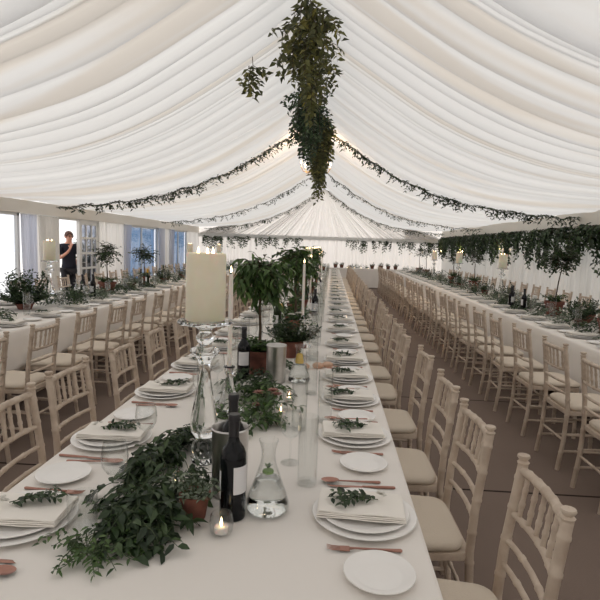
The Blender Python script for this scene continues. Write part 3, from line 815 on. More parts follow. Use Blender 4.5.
def bushy(name, label, loc, potr, poth, rad, zf, nb, L, W, step, seed, lm='leaf_dark', fine=False, pm='terracotta', flowers=0, cat='plant', pot=True, fm='petal'):
    r_ = random.Random(seed); t = thing(name, label, cat, loc)
    if rad > .12: OBST.append((loc[0], loc[1], rad*.72))
    if pot:
        OBST.append((loc[0], loc[1], potr*1.04)); p, s = pot_mb(potr, poth); po = p.build('pot', M[pm], t); s.build('soil', M['soil'], po)
    st, lf_ = MB(), MB()
    for _ in range(nb):
        d = rnd_unit(r_); d.z = abs(d.z)*1.0 + .12
        if not pot and d.z < .3: d.z = .2
        e = Vector((d.x*rad, d.y*rad, d.z*rad*zf))*r_.uniform(.6, 1.05)
        b0 = Vector((d.x*potr*.4, d.y*potr*.4, poth*.82 if pot else .012))
        top = Vector((e.x, e.y, (poth if pot else .02) + e.z))
        pts = [b0 + (top-b0)*q + Vector((e.x*.3*sin(pi*q), e.y*.3*sin(pi*q), .12*rad*sin(pi*q))) for q in (0, .35, .7, 1)]
        leafy_stem(st, lf_, pts, L, W, step, r_, fine, .4, .002)
    lf_.v = [(x, y, max(z, .0015)) for x, y, z in lf_.v]
    st.build('stems', M['green_stem'], t, ang=None); lf_.build('foliage', M[lm], t, ang=None)
    for k in range(flowers):
        d = rnd_unit(r_); d.z = abs(d.z)*.8+.35; c = Vector((d.x*rad*.85, d.y*rad*.85, (poth if pot else .02) + d.z*rad*zf*.85)); b = MB()
        for ringn, (rr_, tilt) in enumerate(((.034, .25), (.026, .7), (.016, 1.3))):
            for q in range(7):
                a = q*2*pi/7 + ringn*.4; b.leaf(c, Vector((cos(a), sin(a), tilt)), Vector((0, 0, 1)), rr_, rr_*.75, False, .1)
        b.build('blossom', M[fm], t, ang=None)
    return t
OBST = [(-.405, 1.71, .085)]
IVYQ = []
def ivy(*a, **k): IVYQ.append((a, k))
def build_ivy(label, x0, x1, y0, y1, nst, L, W, step, seed, hgt=.10, lm='leaf_dark', fine=True, cat='greenery', name='ivy_runner'):
    """a loose heap of cut trailing stems lying along the table"""
    r_ = random.Random(seed); cx_, cy_ = (x0+x1)/2, (y0+y1)/2; t = thing(name, label, cat, (cx_, cy_, TZ+.003)); st, lf_ = MB(), MB(); hx, hy = (x1-x0)/2, (y1-y0)/2
    for _ in range(nst):
        a = r_.uniform(0, 6.28); q = sqrt(r_.random())*.88; px, py = cos(a)*hx*q, sin(a)*hy*q
        dirn = atan2(py/hy, px/hx) + r_.uniform(-2.0, 2.0); ln = r_.uniform(.35, .8)*min(hx, hy)
        h0 = hgt*r_.uniform(.15, 1)*(1-q*q*.8)
        pts = []
        for k in range(5):
            s = k/4; pts.append((px + cos(dirn)*ln*s*1.0, py + sin(dirn)*ln*s*1.0, max(.012, h0*(1-s*s*.9) + .012 + r_.uniform(-.006, .01))))
        leafy_stem(st, lf_, pts, L, W, step, r_, fine, .35, .0018)
    lf_.v = [(x, y, max(z, .0015)) for x, y, z in lf_.v]
    near = [(ox-cx_, oy-cy_, orr) for ox, oy, orr in OBST if abs(ox-cx_) < hx*1.6+orr and abs(oy-cy_) < hy*1.6+orr]
    for m in (lf_, st): cut(m, lambda v: any((v[0]-ox)**2 + (v[1]-oy)**2 < orr*orr for ox, oy, orr in near))
    st.build('stems', M['green_stem'], t, ang=None); lf_.build('foliage', M[lm], t, ang=None)
    return t

# ------------------------------------------------------------------ place settings
def setting(x, y, side, who, lod, i):
    """side -1: guest sits on the +x side and faces -x; +1: the other way. lod 0 all, 1 no cutlery, 2 plate and napkin"""
    r_ = random.Random(int(x*100)*31+int(y*100)); rz = r_.uniform(-.06, .06); z = TZ+.0045; g = lambda s: f'{s} {who}'
    pl = f'at the {nth(i)} place {who}'
    put(P_charger, (x, y, z), 0, f'white charger plate {pl}', g('charger plates'))
    put(P_dinner, (x, y, z+.0085), 0, f'white dinner plate {pl}', g('dinner plates'))
    put(P_nap, (x+.01*side, y, z+.0265), rz, f'folded ivory napkin {pl}', g('folded napkins'))
    if lod < 2 or i % 2: put(P_sprig[i % 3], (x + r_.uniform(-.02, .02), y + r_.uniform(-.015, .02), z+.043), (pi if side < 0 else 0) + r_.uniform(-.4, .4), f'green leaf sprig {pl}', g('sprigs'))
    left = -side*-1*(1 if side > 0 else 1)
    # facing -x (side -1): left hand is -y
    ly = -1 if side < 0 else 1
    if lod < 2: put(P_side, (x + .02*-side, y + ly*.285, z), 0, f'small white side plate {pl}', g('side plates'))
    if lod < 1:
        a = pi if side < 0 else 0     # handles point to the guest's edge
        put(P_fork, (x + r_.uniform(-.01, .01), y + ly*.178, z), a + r_.uniform(-.08, .08), f'rose gold fork {pl}', g('forks'))
        put(P_knife, (x + r_.uniform(-.01, .01), y - ly*.190, z), a + r_.uniform(-.05, .05), f'rose gold knife {pl}', g('knives'))
        put(P_spoon, (x + .03*side, y - ly*.223, z), a + r_.uniform(-.1, .1), f'rose gold spoon {pl}', g('spoons'))
def glasses(x, y, side, who, i, lod):
    r_ = random.Random(int(x*77)+int(y*131)); gx = x + side*.22; pl = f'at the {nth(i)} place {who}'; z = TZ+.0045
    ly = -1 if side < 0 else 1
    put(P_tall, (gx + r_.uniform(-.02, .02), y + r_.uniform(-.03, .05) - ly*.02, z), 0, f'tall clear glass {pl}', f'tall glasses {who}')
    if lod < 2 or i % 2 == 0: put(P_wine, (gx + side*.035 + r_.uniform(-.015, .015), y + .115 + r_.uniform(-.02, .03), z), 0, f'stemmed wine glass {pl}', f'wine glasses {who}')
W_R = "on the middle table's ivy-wall side"; W_L = "on the middle table's window side"
ysR = steps([1.50, 2.155, 2.69, 3.14, 3.62, 4.22, 4.95], .63, 18.5)
for i, y in enumerate(ysR):
    lod = 0 if y < 5.5 else 1 if y < 10 else 2
    setting(.125, y, -1, W_R, lod, i+1)
    if i > 3: glasses(.115, y, -1, W_R, i+1, lod)
ysL = steps([1.36, 1.99, 2.66, 3.28], .63, 18.5)
for i, y in enumerate(ysL):
    lod = 0 if y < 5 else 1 if y < 9 else 2
    setting(-.85, y, 1, W_L, lod, i+1)
    if i > 1: glasses(-.84, y, 1, W_L, i+1, lod)
W_A = "on the window table's aisle side"; W_B = "on the ivy-wall table's aisle side"
for i, y in enumerate(steps([3.1, 3.79, 4.5], .64, 18.5)):
    lod = 1 if y < 8 else 2
    setting(-2.87, y, -1, W_A, lod, i+1); glasses(-2.87, y, -1, W_A, i+1, lod)
for i, y in enumerate(steps([3.08, 3.78, 4.57, 5.2], .63, 18.5)):
    lod = 1 if y < 8 else 2
    setting(2.45, y, 1, W_B, lod, i+1); glasses(2.45, y, 1, W_B, i+1, lod)
W_C = "on the window table's far side"; W_D = "on the ivy-wall table's wall side"
for i, y in enumerate(steps([4.6], .66, 14)): setting(-3.78, y, 1, W_C, 2, i+1)
for i, y in enumerate(steps([5.9], .68, 15)): setting(3.34, y, -1, W_D, 2, i+1)

# near glasses, as they stand in the photo
Z = TZ+.004
for (x, y), w in (((-.055, 1.70), 'nearest the front, by the first copper spoon'), ((-.005, 2.34), 'beside the second plate stack, just past the front glass'), ((-.115, 2.22), 'between the ivy heap and second plate stack'), ((-.085, 2.78), 'near the bread rolls on the middle table')):
    put(P_tall, (x, y, Z), 0, f'tall straight clear glass {w}', 'tall glasses down the middle table')
put(P_wine, (-.145, 1.76), 0, 'x') if False else put(P_wine, (-.125, 1.86, Z), 0, 'stemmed wine glass behind the lime water carafe')
put(P_wine, (-.665, 1.86, Z), 0, 'stemmed wine glass between the front ivy heap and the sprig-topped plate')
put(P_wine, (-.60, 2.42, Z), 0, 'stemmed wine glass behind the tall glass candlestick on its window side')
put(P_wine, (-.625, 1.48, Z), 0, 'stemmed wine glass in front of the leafy heap, window side')
put(P_short, (-.655, 1.335, Z), 0, 'short clear tumbler standing by the front napkin on the window side')
put(P_short, (-.56, 2.58, Z), 0, 'short clear tumbler near the flared candle holder')

# ------------------------------------------------------------------ centrepieces, middle table
put(P_stand, (-.440, 1.83, Z), .3, 'tall turned clear glass candlestick carrying the largest ivory pillar candle')
put(P_pillar, (-.440, 1.83, Z+.523), .4, 'thick ivory pillar candle with lit wicks, the largest, in front')
put(P_holder, (-.452, 2.36, Z), 0, 'flared clear glass holder under the tall white taper behind the pillar candle')
put(P_taper, (-.452, 2.36, Z+.206), 0, 'tall white taper candle burning beside the thick pillar candle')
put(P_cooler, (-.30, 1.60, Z), 0, 'brushed steel wine cooler behind the front dark wine bottle')
put(P_bottle, (-.262, 1.455, Z), radians(-28), 'dark wine bottle with white labels standing in front of the steel cooler')
put(P_bottle, (-.292, 1.604, Z+.0145), radians(-40), 'dark wine bottle with black capsule standing inside the front steel cooler', scale=1.0)
put(P_carafe_l, (-.165, 1.50, Z), 0, 'round-bellied glass water carafe with lime and mint beside the front wine bottle')
put(P_carafe_y, (-.165, 3.02, Z), 0, 'glass water carafe with lemon slice beside the second steel cooler')
put(P_cooler, (-.30, 3.0, Z), 0, 'brushed steel wine cooler beside the terracotta pot of the nearest tree')
put(P_bottle, (-.50, 3.05, Z), radians(-80), 'dark wine bottle with square white label before the nearest potted tree')
tealight_in_votive(-.275, 1.36, 'in front of the first dark wine bottle')
tealight_in_votive(-.475, 1.60, 'among the front ivy heap')
tealight_in_votive(-.21, 2.38, 'beside the second ivy heap, by the tall glasses')
tealight_in_votive(-.38, 1.98, 'behind the first steel cooler')
tealight_in_votive(-.19, 2.62, 'near the lemon carafe on the middle table')
ivy('large heap of dark trailing leaves at the front beside the pillar candlestick', -.655, -.36, 1.18, 2.06, 270, .044, .021, .016, 21, .14)
ivy('fine grey-green herb cuttings at the front end of the dark leaf heap', -.70, -.46, 1.16, 1.50, 70, .022, .010, .010, 27, .05, 'leaf_mid')
ivy('leaf heap around the foot of the square-labelled bottle', -.56, -.30, 2.66, 3.02, 40, .046, .023, .018, 28, .12, 'leaf_dark')
ivy('heap of trailing leaves with dusty flowers between candlestick and tall glasses', -.52, -.17, 2.06, 2.82, 80, .044, .022, .017, 22, .13, 'leaf_mid')
bushy('potted_herb', 'small herb in a terracotta pot behind the front tealight', (-.37, 1.44, Z), .045, .075, .085, .8, 26, .02, .010, .010, 23, 'leaf_grey', True)
bushy('flower_posy', 'dusky pink flower posy in the second ivy heap', (-.30, 2.44, Z), .05, .05, .10, .9, 16, .03, .016, .014, 24, 'leaf_mid', True, flowers=4, pot=False, fm='petal_pink', cat='flowers')
potted_tree('potted_tree', 'nearest small leafy tree in a terracotta pot on the middle table', (-.425, 3.18, Z), .085, .15, .49, .21, .95, 90, .075, .026, .022, 31, 'leaf_mid', True, droop=.8, fall=.38)
bushy('potted_shrub', 'dense dark shrub in a terracotta pot behind the nearest tree', (-.27, 3.72, Z), .09, .12, .20, 1.0, 95, .035, .02, .016, 32, 'leaf_dark', False, flowers=3)
potted_tree('potted_tree', 'second small tree in a terracotta pot down the middle table', (-.30, 4.55, Z), .09, .16, .52, .24, .85, 85, .07, .026, .026, 33, 'leaf_mid', droop=.8, fall=.4)
for k, (dx_, nm) in enumerate(((-.07, 'nearest'), (.03, 'middle'), (.1, 'furthest'))):
    r = MB(); rr_ = random.Random(k)
    r.lathe([(0, 0), (.030, .003), (.038, .016), (.034, .032), (.02, .042), (0, .045)], 16); r.v = [(x*1.0, y*.75, z*.85) for x, y, z in r.v]
    tag(r.build('bread_roll', M['bread']), f'crusty bread roll by the lemon carafe, {nm} of three', 'bread').location = (-.09+dx_*.9, 3.36+.035*k, Z)
pf = [('bushy', 5.2), ('tree', 5.9), ('herb', 6.6), ('bushy', 7.5), ('tree', 8.3), ('bushy', 9.2), ('tree', 10.2), ('bushy', 11.2), ('tree', 12.3), ('bushy', 13.4), ('bushy', 14.6), ('tree', 15.6), ('bushy', 16.6), ('bushy', 17.6)]
tn, bn = 2, 1
for k, (kind, y) in enumerate(pf):
    x = -.34 + R.uniform(-.09, .09)
    if kind == 'tree':
        tn += 1; potted_tree('potted_tree', f'{nth(tn)} small tree in a terracotta pot down the middle table', (x, y, Z), .085, .15, .50, .24, .9, 70 if y < 9 else 36, .08, .032, .03, 40+k, 'leaf_mid', droop=.7, fall=.4, underplant=y < 9)
    else:
        bn += 1; bushy('potted_shrub', f'{nth(bn)} low dark shrub in a pot down the middle table', (x, y, Z), .085, .13, .17, 1.25 if kind == 'herb' else .9, 44 if y < 9 else 22, .04, .022, .02, 40+k, 'leaf_dark' if k % 3 else 'leaf_mid', flowers=2 if y < 9 else 0)
vn = 2
for k, y in enumerate(steps([2.95], .72, 17.5)):
    vn += 1
    ivy(f'{nth(vn)} heap of trailing leaves from the front on the middle table', -.52, -.20, y, y+.55, 26 if y < 6 else 14, .05, .024, .022, 60+k, .09, ('leaf_dark', 'leaf_mid')[k % 2], fine=y < 5)
cn = 0
for k, y in enumerate((7.9, 10.6, 13.0, 15.1)):
    put(P_stand, (-.36, y, Z), .2*k, f'clear glass candlestick with pillar candle, {nth(k+2)} down the middle table'); put(P_pillar, (-.36, y, Z+.523), .5*k, f'ivory pillar candle, {nth(k+2)} from the front down the middle table')
for k, (x, y) in enumerate(((-.21, 4.1), (-.24, 6.25), (-.2, 8.7), (-.22, 11.7), (-.25, 14.1))):
    put(P_holder, (x, y, Z), 0, f'flared glass taper holder, {nth(k+2)} from the front down the middle table'); put(P_taper, (x, y, Z+.206), 0, f'tall white taper candle, {nth(k+2)} from the front down the middle table')
for k, (x, y) in enumerate(((-.49, 4.9), (-.17, 6.0), (-.5, 7.9), (-.2, 9.3), (-.48, 11.5))):
    put(P_bottle if k % 2 else P_bottle_g, (x, y, Z), R.uniform(0, 6), f'dark wine bottle, {nth(k+4)} from the front down the middle table')
for k, (x, y) in enumerate(((-.13, 4.55), (-.52, 5.6), (-.14, 7.2))):
    put(P_carafe_y if k % 2 else P_carafe_l, (x, y, Z), 0, f'glass water carafe, {nth(k+3)} from the front down the middle table')

# ------------------------------------------------------------------ window-side table centrepieces
def stand_candle(x, y, w):
    put(P_stand, (x, y, Z), 0, f'clear glass candlestick {w}'); put(P_pillar, (x, y, Z+.523), .3, f'ivory pillar candle on its glass stand {w}')
stand_candle(-3.42, 6.2, 'in front of the white drape by the doorway'); stand_candle(-3.35, 12.3, 'before the blue window nearest the far corner'); stand_candle(-3.35, 15.5, 'furthest along the table by the windows')
stand_candle(2.93, 9.2, 'against the ivy-hung wall, nearest of its table'); stand_candle(2.9, 12.2, 'between the paired trees by the ivy-hung wall'); stand_candle(2.9, 15.1, 'furthest along the ivy-wall table')
bushy('leafy_shrub', 'big dark leafy shrub nearest on the table by the windows', (-3.38, 5.6, Z), .10, .07, .33, 1.05, 170, .05, .026, .02, 71, 'leaf_dark')
ivy('dark leaf heap in front of the glasses on the window table', -3.55, -3.1, 4.4, 5.1, 60, .05, .024, .022, 72, .14, 'leaf_dark', False)
bushy('flower_posy', 'white flower posy below the person in the doorway', (-3.38, 6.75, Z), .06, .05, .20, .95, 46, .045, .024, .022, 73, 'leaf_dark', flowers=9, pot=False, cat='flowers')
potted_tree('potted_tree', 'tree in a wide terracotta bowl by the glazed door', (-3.40, 7.8, Z), .135, .16, .44, .25, .95, 80, .06, .026, .028, 74, 'leaf_dark', droop=.5)
potted_tree('potted_tree', 'tree in a terracotta pot before the wide blue window', (-3.40, 9.4, Z), .11, .16, .42, .27, .8, 80, .06, .026, .028, 75, 'leaf_dark', droop=.5)
bushy('flower_posy', 'white flower posy beside the terracotta bowl tree', (-3.3, 8.35, Z), .06, .05, .17, .9, 36, .045, .024, .024, 76, 'leaf_grey', flowers=7, pot=False, cat='flowers')
for k, y in enumerate((8.75, 10.1, 10.8, 11.5, 13.0, 14.0, 15.0, 16.3, 17.4)):
    bushy('potted_shrub', f'{nth(k+1)} low shrub beyond the bowl tree on the window table', (-3.36+R.uniform(-.08, .08), y, Z), .07, .09, .20, 1.0, 40, .05, .026, .026, 80+k, 'leaf_dark' if k % 2 else 'leaf_grey', flowers=3 if k < 4 else 0, pm='dark_pot')
for k, (x, y) in enumerate(((-3.32, 7.15), (-3.3, 8.95), (-3.25, 9.15), (-3.3, 11.9), (-3.42, 7.05))):
    put(P_bottle if k % 3 != 2 else P_bottle_g, (x, y, Z), R.uniform(0, 6), f'dark wine bottle on the window table, {("between posy and bowl tree", "just before the blue window tree", "beside the blue window tree", "furthest one", "behind the white posy")[k]}')
for k, (x, y) in enumerate(((-3.62, 6.5), (-3.62, 7.3))):
    put(P_carafe_l, (x, y, Z), 0, f'clear water carafe, {nth(k+1)} listed along the window table'.replace('listed ', ''))
ivy('leaf heap trailing along the window table past the white posy', -3.5, -3.15, 6.9, 7.5, 30, .05, .024, .024, 78, .1, 'leaf_dark', False)

# ------------------------------------------------------------------ ivy-wall table centrepieces
potted_tree('potted_tree', 'nearest standard tree in terracotta on the ivy-wall table', (2.90, 6.95, Z), .12, .19, .52, .27, .95, 120, .055, .028, .026, 91, 'leaf_dark', droop=.4, lean=(.06, .02), fall=.1)
bushy('leafy_shrub', 'wide dark shrub beside the nearest tree on the ivy-wall table', (3.04, 6.42, Z), .12, .10, .22, .85, 90, .045, .024, .022, 92, 'leaf_dark')
bushy('potted_herb', 'grey herb in a large clay pot at the right-hand picture edge', (2.83, 5.45, Z), .11, .16, .12, .8, 40, .03, .014, .016, 93, 'leaf_grey')
potted_tree('potted_tree', 'standard tree in terracotta, nearer of the middle pair by the ivy wall', (2.95, 11.0, Z), .12, .19, .50, .24, .9, 50, .06, .03, .036, 94, 'leaf_dark', droop=.4, fall=.1)
potted_tree('potted_tree', 'standard tree in terracotta, further of the middle pair by the ivy wall', (2.92, 12.75, Z), .12, .19, .50, .24, .9, 50, .06, .03, .036, 95, 'leaf_dark', droop=.4, fall=.1)
potted_tree('potted_tree', 'small standard tree in the far hedge box, nearer one', (2.95, 16.6, Z), .12, .19, .55, .24, .9, 34, .07, .036, .045, 96, 'leaf_dark', droop=.4, underplant=False, fall=.1)
potted_tree('potted_tree', 'small standard tree in the far hedge box, further one', (2.95, 17.9, Z), .12, .19, .55, .24, .9, 34, .07, .036, .045, 97, 'leaf_dark', droop=.4, underplant=False, fall=.1)
for k, (y, kind) in enumerate(((6.0, 0), (7.55, 1), (8.2, 1), (8.75, 0), (9.9, 0), (10.4, 1), (11.75, 0), (12.2, 0), (13.6, 1), (14.3, 0), (15.6, 0), (16.1, 1), (17.2, 0))):
    bushy('potted_shrub' if not kind else 'flower_posy', f'{nth(k+1)} low {"shrub" if not kind else "pale flower posy"} from the front on the ivy-wall table', (2.88+R.uniform(-.08, .08), y+.03, Z), .07, .09, .20, .95, 40, .05, .024, .026, 100+k, 'leaf_grey' if kind else 'leaf_dark', flowers=(6 if kind else 1), pm='dark_pot', pot=not kind, cat='plant' if not kind else 'flowers')
for k, (x, y) in enumerate(((2.66, 7.35), (2.62, 7.75), (2.72, 8.0))):
    put(P_bottle, (x, y, Z), R.uniform(0, 6), f'dark wine bottle on the ivy-wall table, {("nearest of three", "middle of three", "furthest of three")[k]}')


# ------------------------------------------------------------------ head table plants
hx = [(-1.2, 0), (-.6, 0), (.16, 1), (.40, 1), (.75, 0), (1.0, 2), (1.3, 0), (1.58, 1), (1.92, 1), (2.2, 1), (2.48, 1), (2.85, 0)]
pn = 0
for k, (x, kind) in enumerate(hx):
    w = f'{nth(k+1)} from the window end of the far cross table'
    if kind == 1: bushy('potted_herb', f'dark clay pot of foliage, {w}', (x, 20.55, TZ+.001), .085, .13, .13, .8, 16, .06, .03, .03, 120+k, 'leaf_dark', pm='dark_pot')
    elif kind == 2: bushy('flower_posy', f'pale flower posy, {w}', (x, 20.5, TZ+.001), .1, .05, .22, .8, 20, .06, .03, .03, 120+k, 'leaf_grey', flowers=8, pot=False, cat='flowers')
    else: bushy('flower_posy', f'low green posy, {w}', (x, 20.5, TZ+.001), .1, .05, .18, .6, 18, .06, .03, .03, 120+k, 'leaf_dark', flowers=2, pot=False, cat='flowers')
for k, x in enumerate((.62, .9, 1.15, 1.42)): put(P_tea, (x, 20.33, TZ+.001), 0, f'lit tealight, {nth(k+1)} from the window end on the far cross table')

for k, y in enumerate(steps([5.95], .78, 17.4)):
    ivy(f'{nth(k+1)} leafy heap along the window table past the big shrub', -3.52, -3.0, y, y+.68, 62 if y < 9 else 34, .06, .028, .026, 520+k, .17, 'leaf_grey' if k % 3 == 1 else 'leaf_dark', False)
for k, y in enumerate(steps([4.7], .78, 17.4)):
    ivy(f'{nth(k+1)} leafy heap from the front along the ivy-wall table', 2.56, 3.08, y, y+.68, 66 if y < 9 else 34, .06, .028, .026, 560+k, .17, 'leaf_grey' if k % 3 == 2 else 'leaf_dark', False)
for a, k in IVYQ: build_ivy(*a, **k)

# ------------------------------------------------------------------ hanging greenery
def roof_garland(label, Y, x_from, x_to, seed, L=.06, dens=1.0):
    r_ = random.Random(seed); t = thing('hanging_garland', label, 'garland', (0, Y, 0)); st, lf_ = MB(), MB()
    n = 50; P = []
    for k in range(n+1):
        x = x_from + (x_to-x_from)*k/n; P.append(Vector((x, .02*sin(k*.9), roof_z(x) - .115 - .03*sin(k*.5)**2)))
    for rep in range(int(3*dens+.5)):
        Q = [p + Vector((0, r_.uniform(-.03, .03), r_.uniform(-.025, .02))) for p in P]
        leafy_stem(st, lf_, Q, L, L*.36, .034, r_, False, .4, .0032)
    for k in range(int(70*dens)):
        p = P[r_.randrange(2, n)]; l = r_.uniform(.05, .16)
        leafy_stem(st, lf_, [p, p + Vector((r_.uniform(-.05, .05), r_.uniform(-.04, .04), -l*.5)), p + Vector((r_.uniform(-.08, .08), r_.uniform(-.05, .05), -l))], L*.9, L*.4, .025, r_, False, .4, .002)
    st.build('stem', M['stem'], t, ang=None); lf_.build('foliage', M['leaf_dark'], t, ang=None)
for k, (Y, nm, L) in enumerate(((10.08, 'nearest', .095), (16.4, 'middle', .085), (21.9, 'furthest', .10))):
    roof_garland(f'thin leafy garland under the roof, {nm} of three, ridge down to the windows', Y, XL+.35, XC-.12, 200+k, L, 1.35 if k == 0 else .8)
    roof_garland(f'thin leafy garland under the roof, {nm} of three, ridge down to the ivy wall', Y, XC+.12, XR-.1, 210+k, L, 1.35 if k == 0 else .8)
def clip(m, ax, lo, hi):
    ok = [lo <= v[ax] <= hi for v in m.v]; m.f = [f for f in m.f if all(ok[i] for i in f)]
    use = sorted({i for f in m.f for i in f}); mp = {a: k for k, a in enumerate(use)}; m.v = [m.v[i] for i in use]; m.f = [tuple(mp[i] for i in f) for f in m.f]
def hanging_swag(name, label, p0, p1, drop, nst, L, seed, lm='leaf_dark', step=.04, nrm=(0, 0)):
    r_ = random.Random(seed); p0 = Vector(p0); p1 = Vector(p1); t = thing(name, label, 'greenery', tuple((p0+p1)/2)); c = (p0+p1)/2; st, lf_ = MB(), MB()
    st.tube([p0-c, (p0+p1)/2-c, p1-c], .008, 6)
    for _ in range(nst):
        q = r_.random(); p = p0 + (p1-p0)*q - c; ln = drop*(.22 + .78*abs(sin(q*6.5+seed*1.7))**1.4*r_.uniform(.6, 1.1))*r_.choice([.5, .8, 1, 1])
        o = Vector((nrm[0], nrm[1], 0))*r_.uniform(.03, .16); s = Vector((r_.uniform(-.12, .12), r_.uniform(-.12, .12), 0))
        if nrm[0]: s.x *= .3
        if nrm[1]: s.y *= .3
        pts = [p + o*.3, p + o + Vector((0, 0, .02 - ln*.25)) + s*.4, p + o*1.1 + s*.8 + Vector((0, 0, -ln*.65)), p + o + s + Vector((0, 0, -ln))]
        leafy_stem(st, lf_, pts, L, L*.5, step, r_, False, .5, .003, up=Vector((nrm[0]*.7+.05, nrm[1]*.7+.05, .6)))
    ax = 1 if nrm[0] else 0; hl = abs(p1[ax]-p0[ax])/2 - .012; clip(lf_, ax, -hl, hl); clip(st, ax, -hl, hl)
    st.build('stems', M['stem'], t, ang=None); lf_.build('foliage', M[lm], t, ang=None)
    return t
ys = [5.4, 7.2, 9.0, 10.9, 12.8, 14.7, 16.6, 18.5, 20.4, 22.2]
for k, (a, c) in enumerate(zip(ys, ys[1:])):
    hanging_swag('hanging_greenery', f'dark ivy swag below the roof edge of the ivy wall, {nth(k+1)} from the front', (XR-.08, a, 2.06), (XR-.08, c, 2.06), .85, 82, .125, 300+k, nrm=(-1, 0))
fx = [(-5.55, -4.6, 'at the window corner', .75, 46), (-4.5, -3.4, 'second from the window corner', .5, 34), (-3.3, -2.2, 'third from the window corner', .5, 34), (-2.1, -1.2, 'fourth from the window corner', .4, 24), (.55, 1.5, 'second nearest the middle on the ivy-wall half', .5, 20), (1.6, 2.5, 'mid-way on the ivy-wall half', .55, 24), (2.6, 3.5, 'next to the ivy-wall corner piece', .5, 24), (3.6, 4.5, 'in the ivy-wall corner', .6, 34)]
for k, (a, c, w, dr_, nst) in enumerate(fx):
    hanging_swag('hanging_greenery', f'ivy swag on the far white drape, {w}', (a, YF-.14, 1.84), (c, YF-.14, 1.84), dr_, nst, .11, 330+k, nrm=(0, -1), step=.05)
# great bunches along the ridge
def ridge_bunch(label, y0, y1, z_bot, halfw, nst, L, seed, lm, z_top=3.86, taper_=False, dx=0.0):
    r_ = random.Random(seed); t = thing('hanging_bouquet', label, 'greenery', (XC+.06+dx, (y0+y1)/2, z_top)); st, lf_ = MB(), MB(); hy = (y1-y0)/2
    if hy > .4 or taper_: st.tube([(0, -hy, 0), (0, hy, 0)], .015, 6)
    else: st.tube([(0, 0, -.2), (.01, 0, -.05), (0, 0, roof_z(XC+.06+dx)-z_top)], .004, 6)
    for _ in range(nst):
        y = r_.uniform(-hy, hy); x = r_.gauss(0, halfw*.5); x = max(-halfw, min(halfw, x)); ln = (z_top-z_bot)*(1-.55*abs(x)/halfw)*r_.uniform(.35, 1.05)
        zt = min(0, roof_z(XC+dx+x*.5)-.16-z_top)
        e = x*(.8 if taper_ else 1.1)
        pts = [(x*.25, y, zt), (x*.7, y + r_.uniform(-.05, .05), zt*.8-ln*.25), ((x+e)/2, y + r_.uniform(-.1, .1), zt*.5-ln*.6), (e, y + r_.uniform(-.14, .14), -ln)]
        leafy_stem(st, lf_, pts, L, L*.55, L*.42, r_, False, .6, .004, up=Vector((r_.uniform(-.4, .4), -.8, .5)))
    st.build('stems', M['stem'], t, ang=None); lf_.build('foliage', M[lm], t, ang=None)
ridge_bunch('olive-green leaf bunch hanging from the ridge, nearest and widest', 5.0, 7.3, 3.08, .33, 95, .09, 401, 'leaf_olive')
ridge_bunch('green leaf bunch hanging from the ridge, behind the widest one', 7.5, 8.9, 2.78, .30, 85, .08, 402, 'leaf_dark', dx=-.1)
ridge_bunch('separate olive leaf spray hanging beside the widest ridge bunch', 5.75, 6.25, 3.1, .17, 13, .09, 404, 'leaf_olive', z_top=3.56, dx=-.62)
ridge_bunch('brownish leaf bunch trailing lowest from the ridge below the chandelier', 9.1, 9.6, 2.22, .26, 80, .085, 403, 'leaf_olive', taper_=True, dx=.06)

# chandelier half hidden in the greenery
t = thing('chandelier', 'small warm chandelier half hidden in the ridge greenery', 'chandelier', (XC+.02, 10.6, 0))
b = MB(); b.lathe([(0, 2.98), (.03, 3.0), (.05, 3.05), (.03, 3.1), (.015, 3.15), (.02, 3.3), (.008, 3.35), (.006, 3.86)], 16); b.build('stem', M['gold_metal'], t)
for k in range(6):
    a = k*pi/3 + .3; d = (cos(a), sin(a))
    b = MB(); b.tube([(0, 0, 3.06), (d[0]*.12, d[1]*.12, 2.99), (d[0]*.25, d[1]*.25, 3.0), (d[0]*.30, d[1]*.30, 3.09)], .007, 8); arm = b.build('arm', M['gold_metal'], t)
    b = MB(); b.lathe([(0, 0), (.02, .004), (.009, .012), (.009, .06), (0, .06)], 12, (d[0]*.30, d[1]*.30, 3.09)); b.build('candle_tube', M['wax_white'], arm)
    b = MB(); b.lathe([(0, 0), (.012, .008), (.016, .022), (.010, .042), (0, .058)], 12, (d[0]*.30, d[1]*.30, 3.15)); b.build('bulb', M['bulb'], arm)
# wall lights on the ivy wall
def sconce(label, x, y, z, nx, ny):
    t = thing('wall_sconce', label, 'wall light', (x, y, z)); tx, ty = -ny, nx
    b = MB(); b.box((nx*.012, ny*.012, 0), (.02 if nx else .09, .02 if ny else .09, .14)); b.build('backplate', M['gold_metal'], t, smooth=False)
    for s in (-1, 1):
        ex, ey = nx*.12 + tx*s*.09, ny*.12 + ty*s*.09
        b = MB(); b.tube([(nx*.02, ny*.02, 0), (nx*.08+tx*s*.05, ny*.08+ty*s*.05, -.04), (ex, ey, 0)], .006, 8); a = b.build('arm', M['gold_metal'], t)
        b = MB(); b.lathe([(.009, 0), (.009, .06), (0, .06)], 12, (ex, ey, 0)); b.build('candle_tube', M['wax_white'], a)
        b = MB(); b.lathe([(0, 0), (.014, .01), (.018, .025), (.010, .045), (0, .06)], 12, (ex, ey, .06)); b.build('bulb', M['bulb'], a)
for k, y in enumerate((14.0, 18.3, 21.6)): sconce(f'twin-bulb wall light on the ivy-hung drape, {nth(k+1)} from the front', XR-.06, y, 1.44, -1, 0)

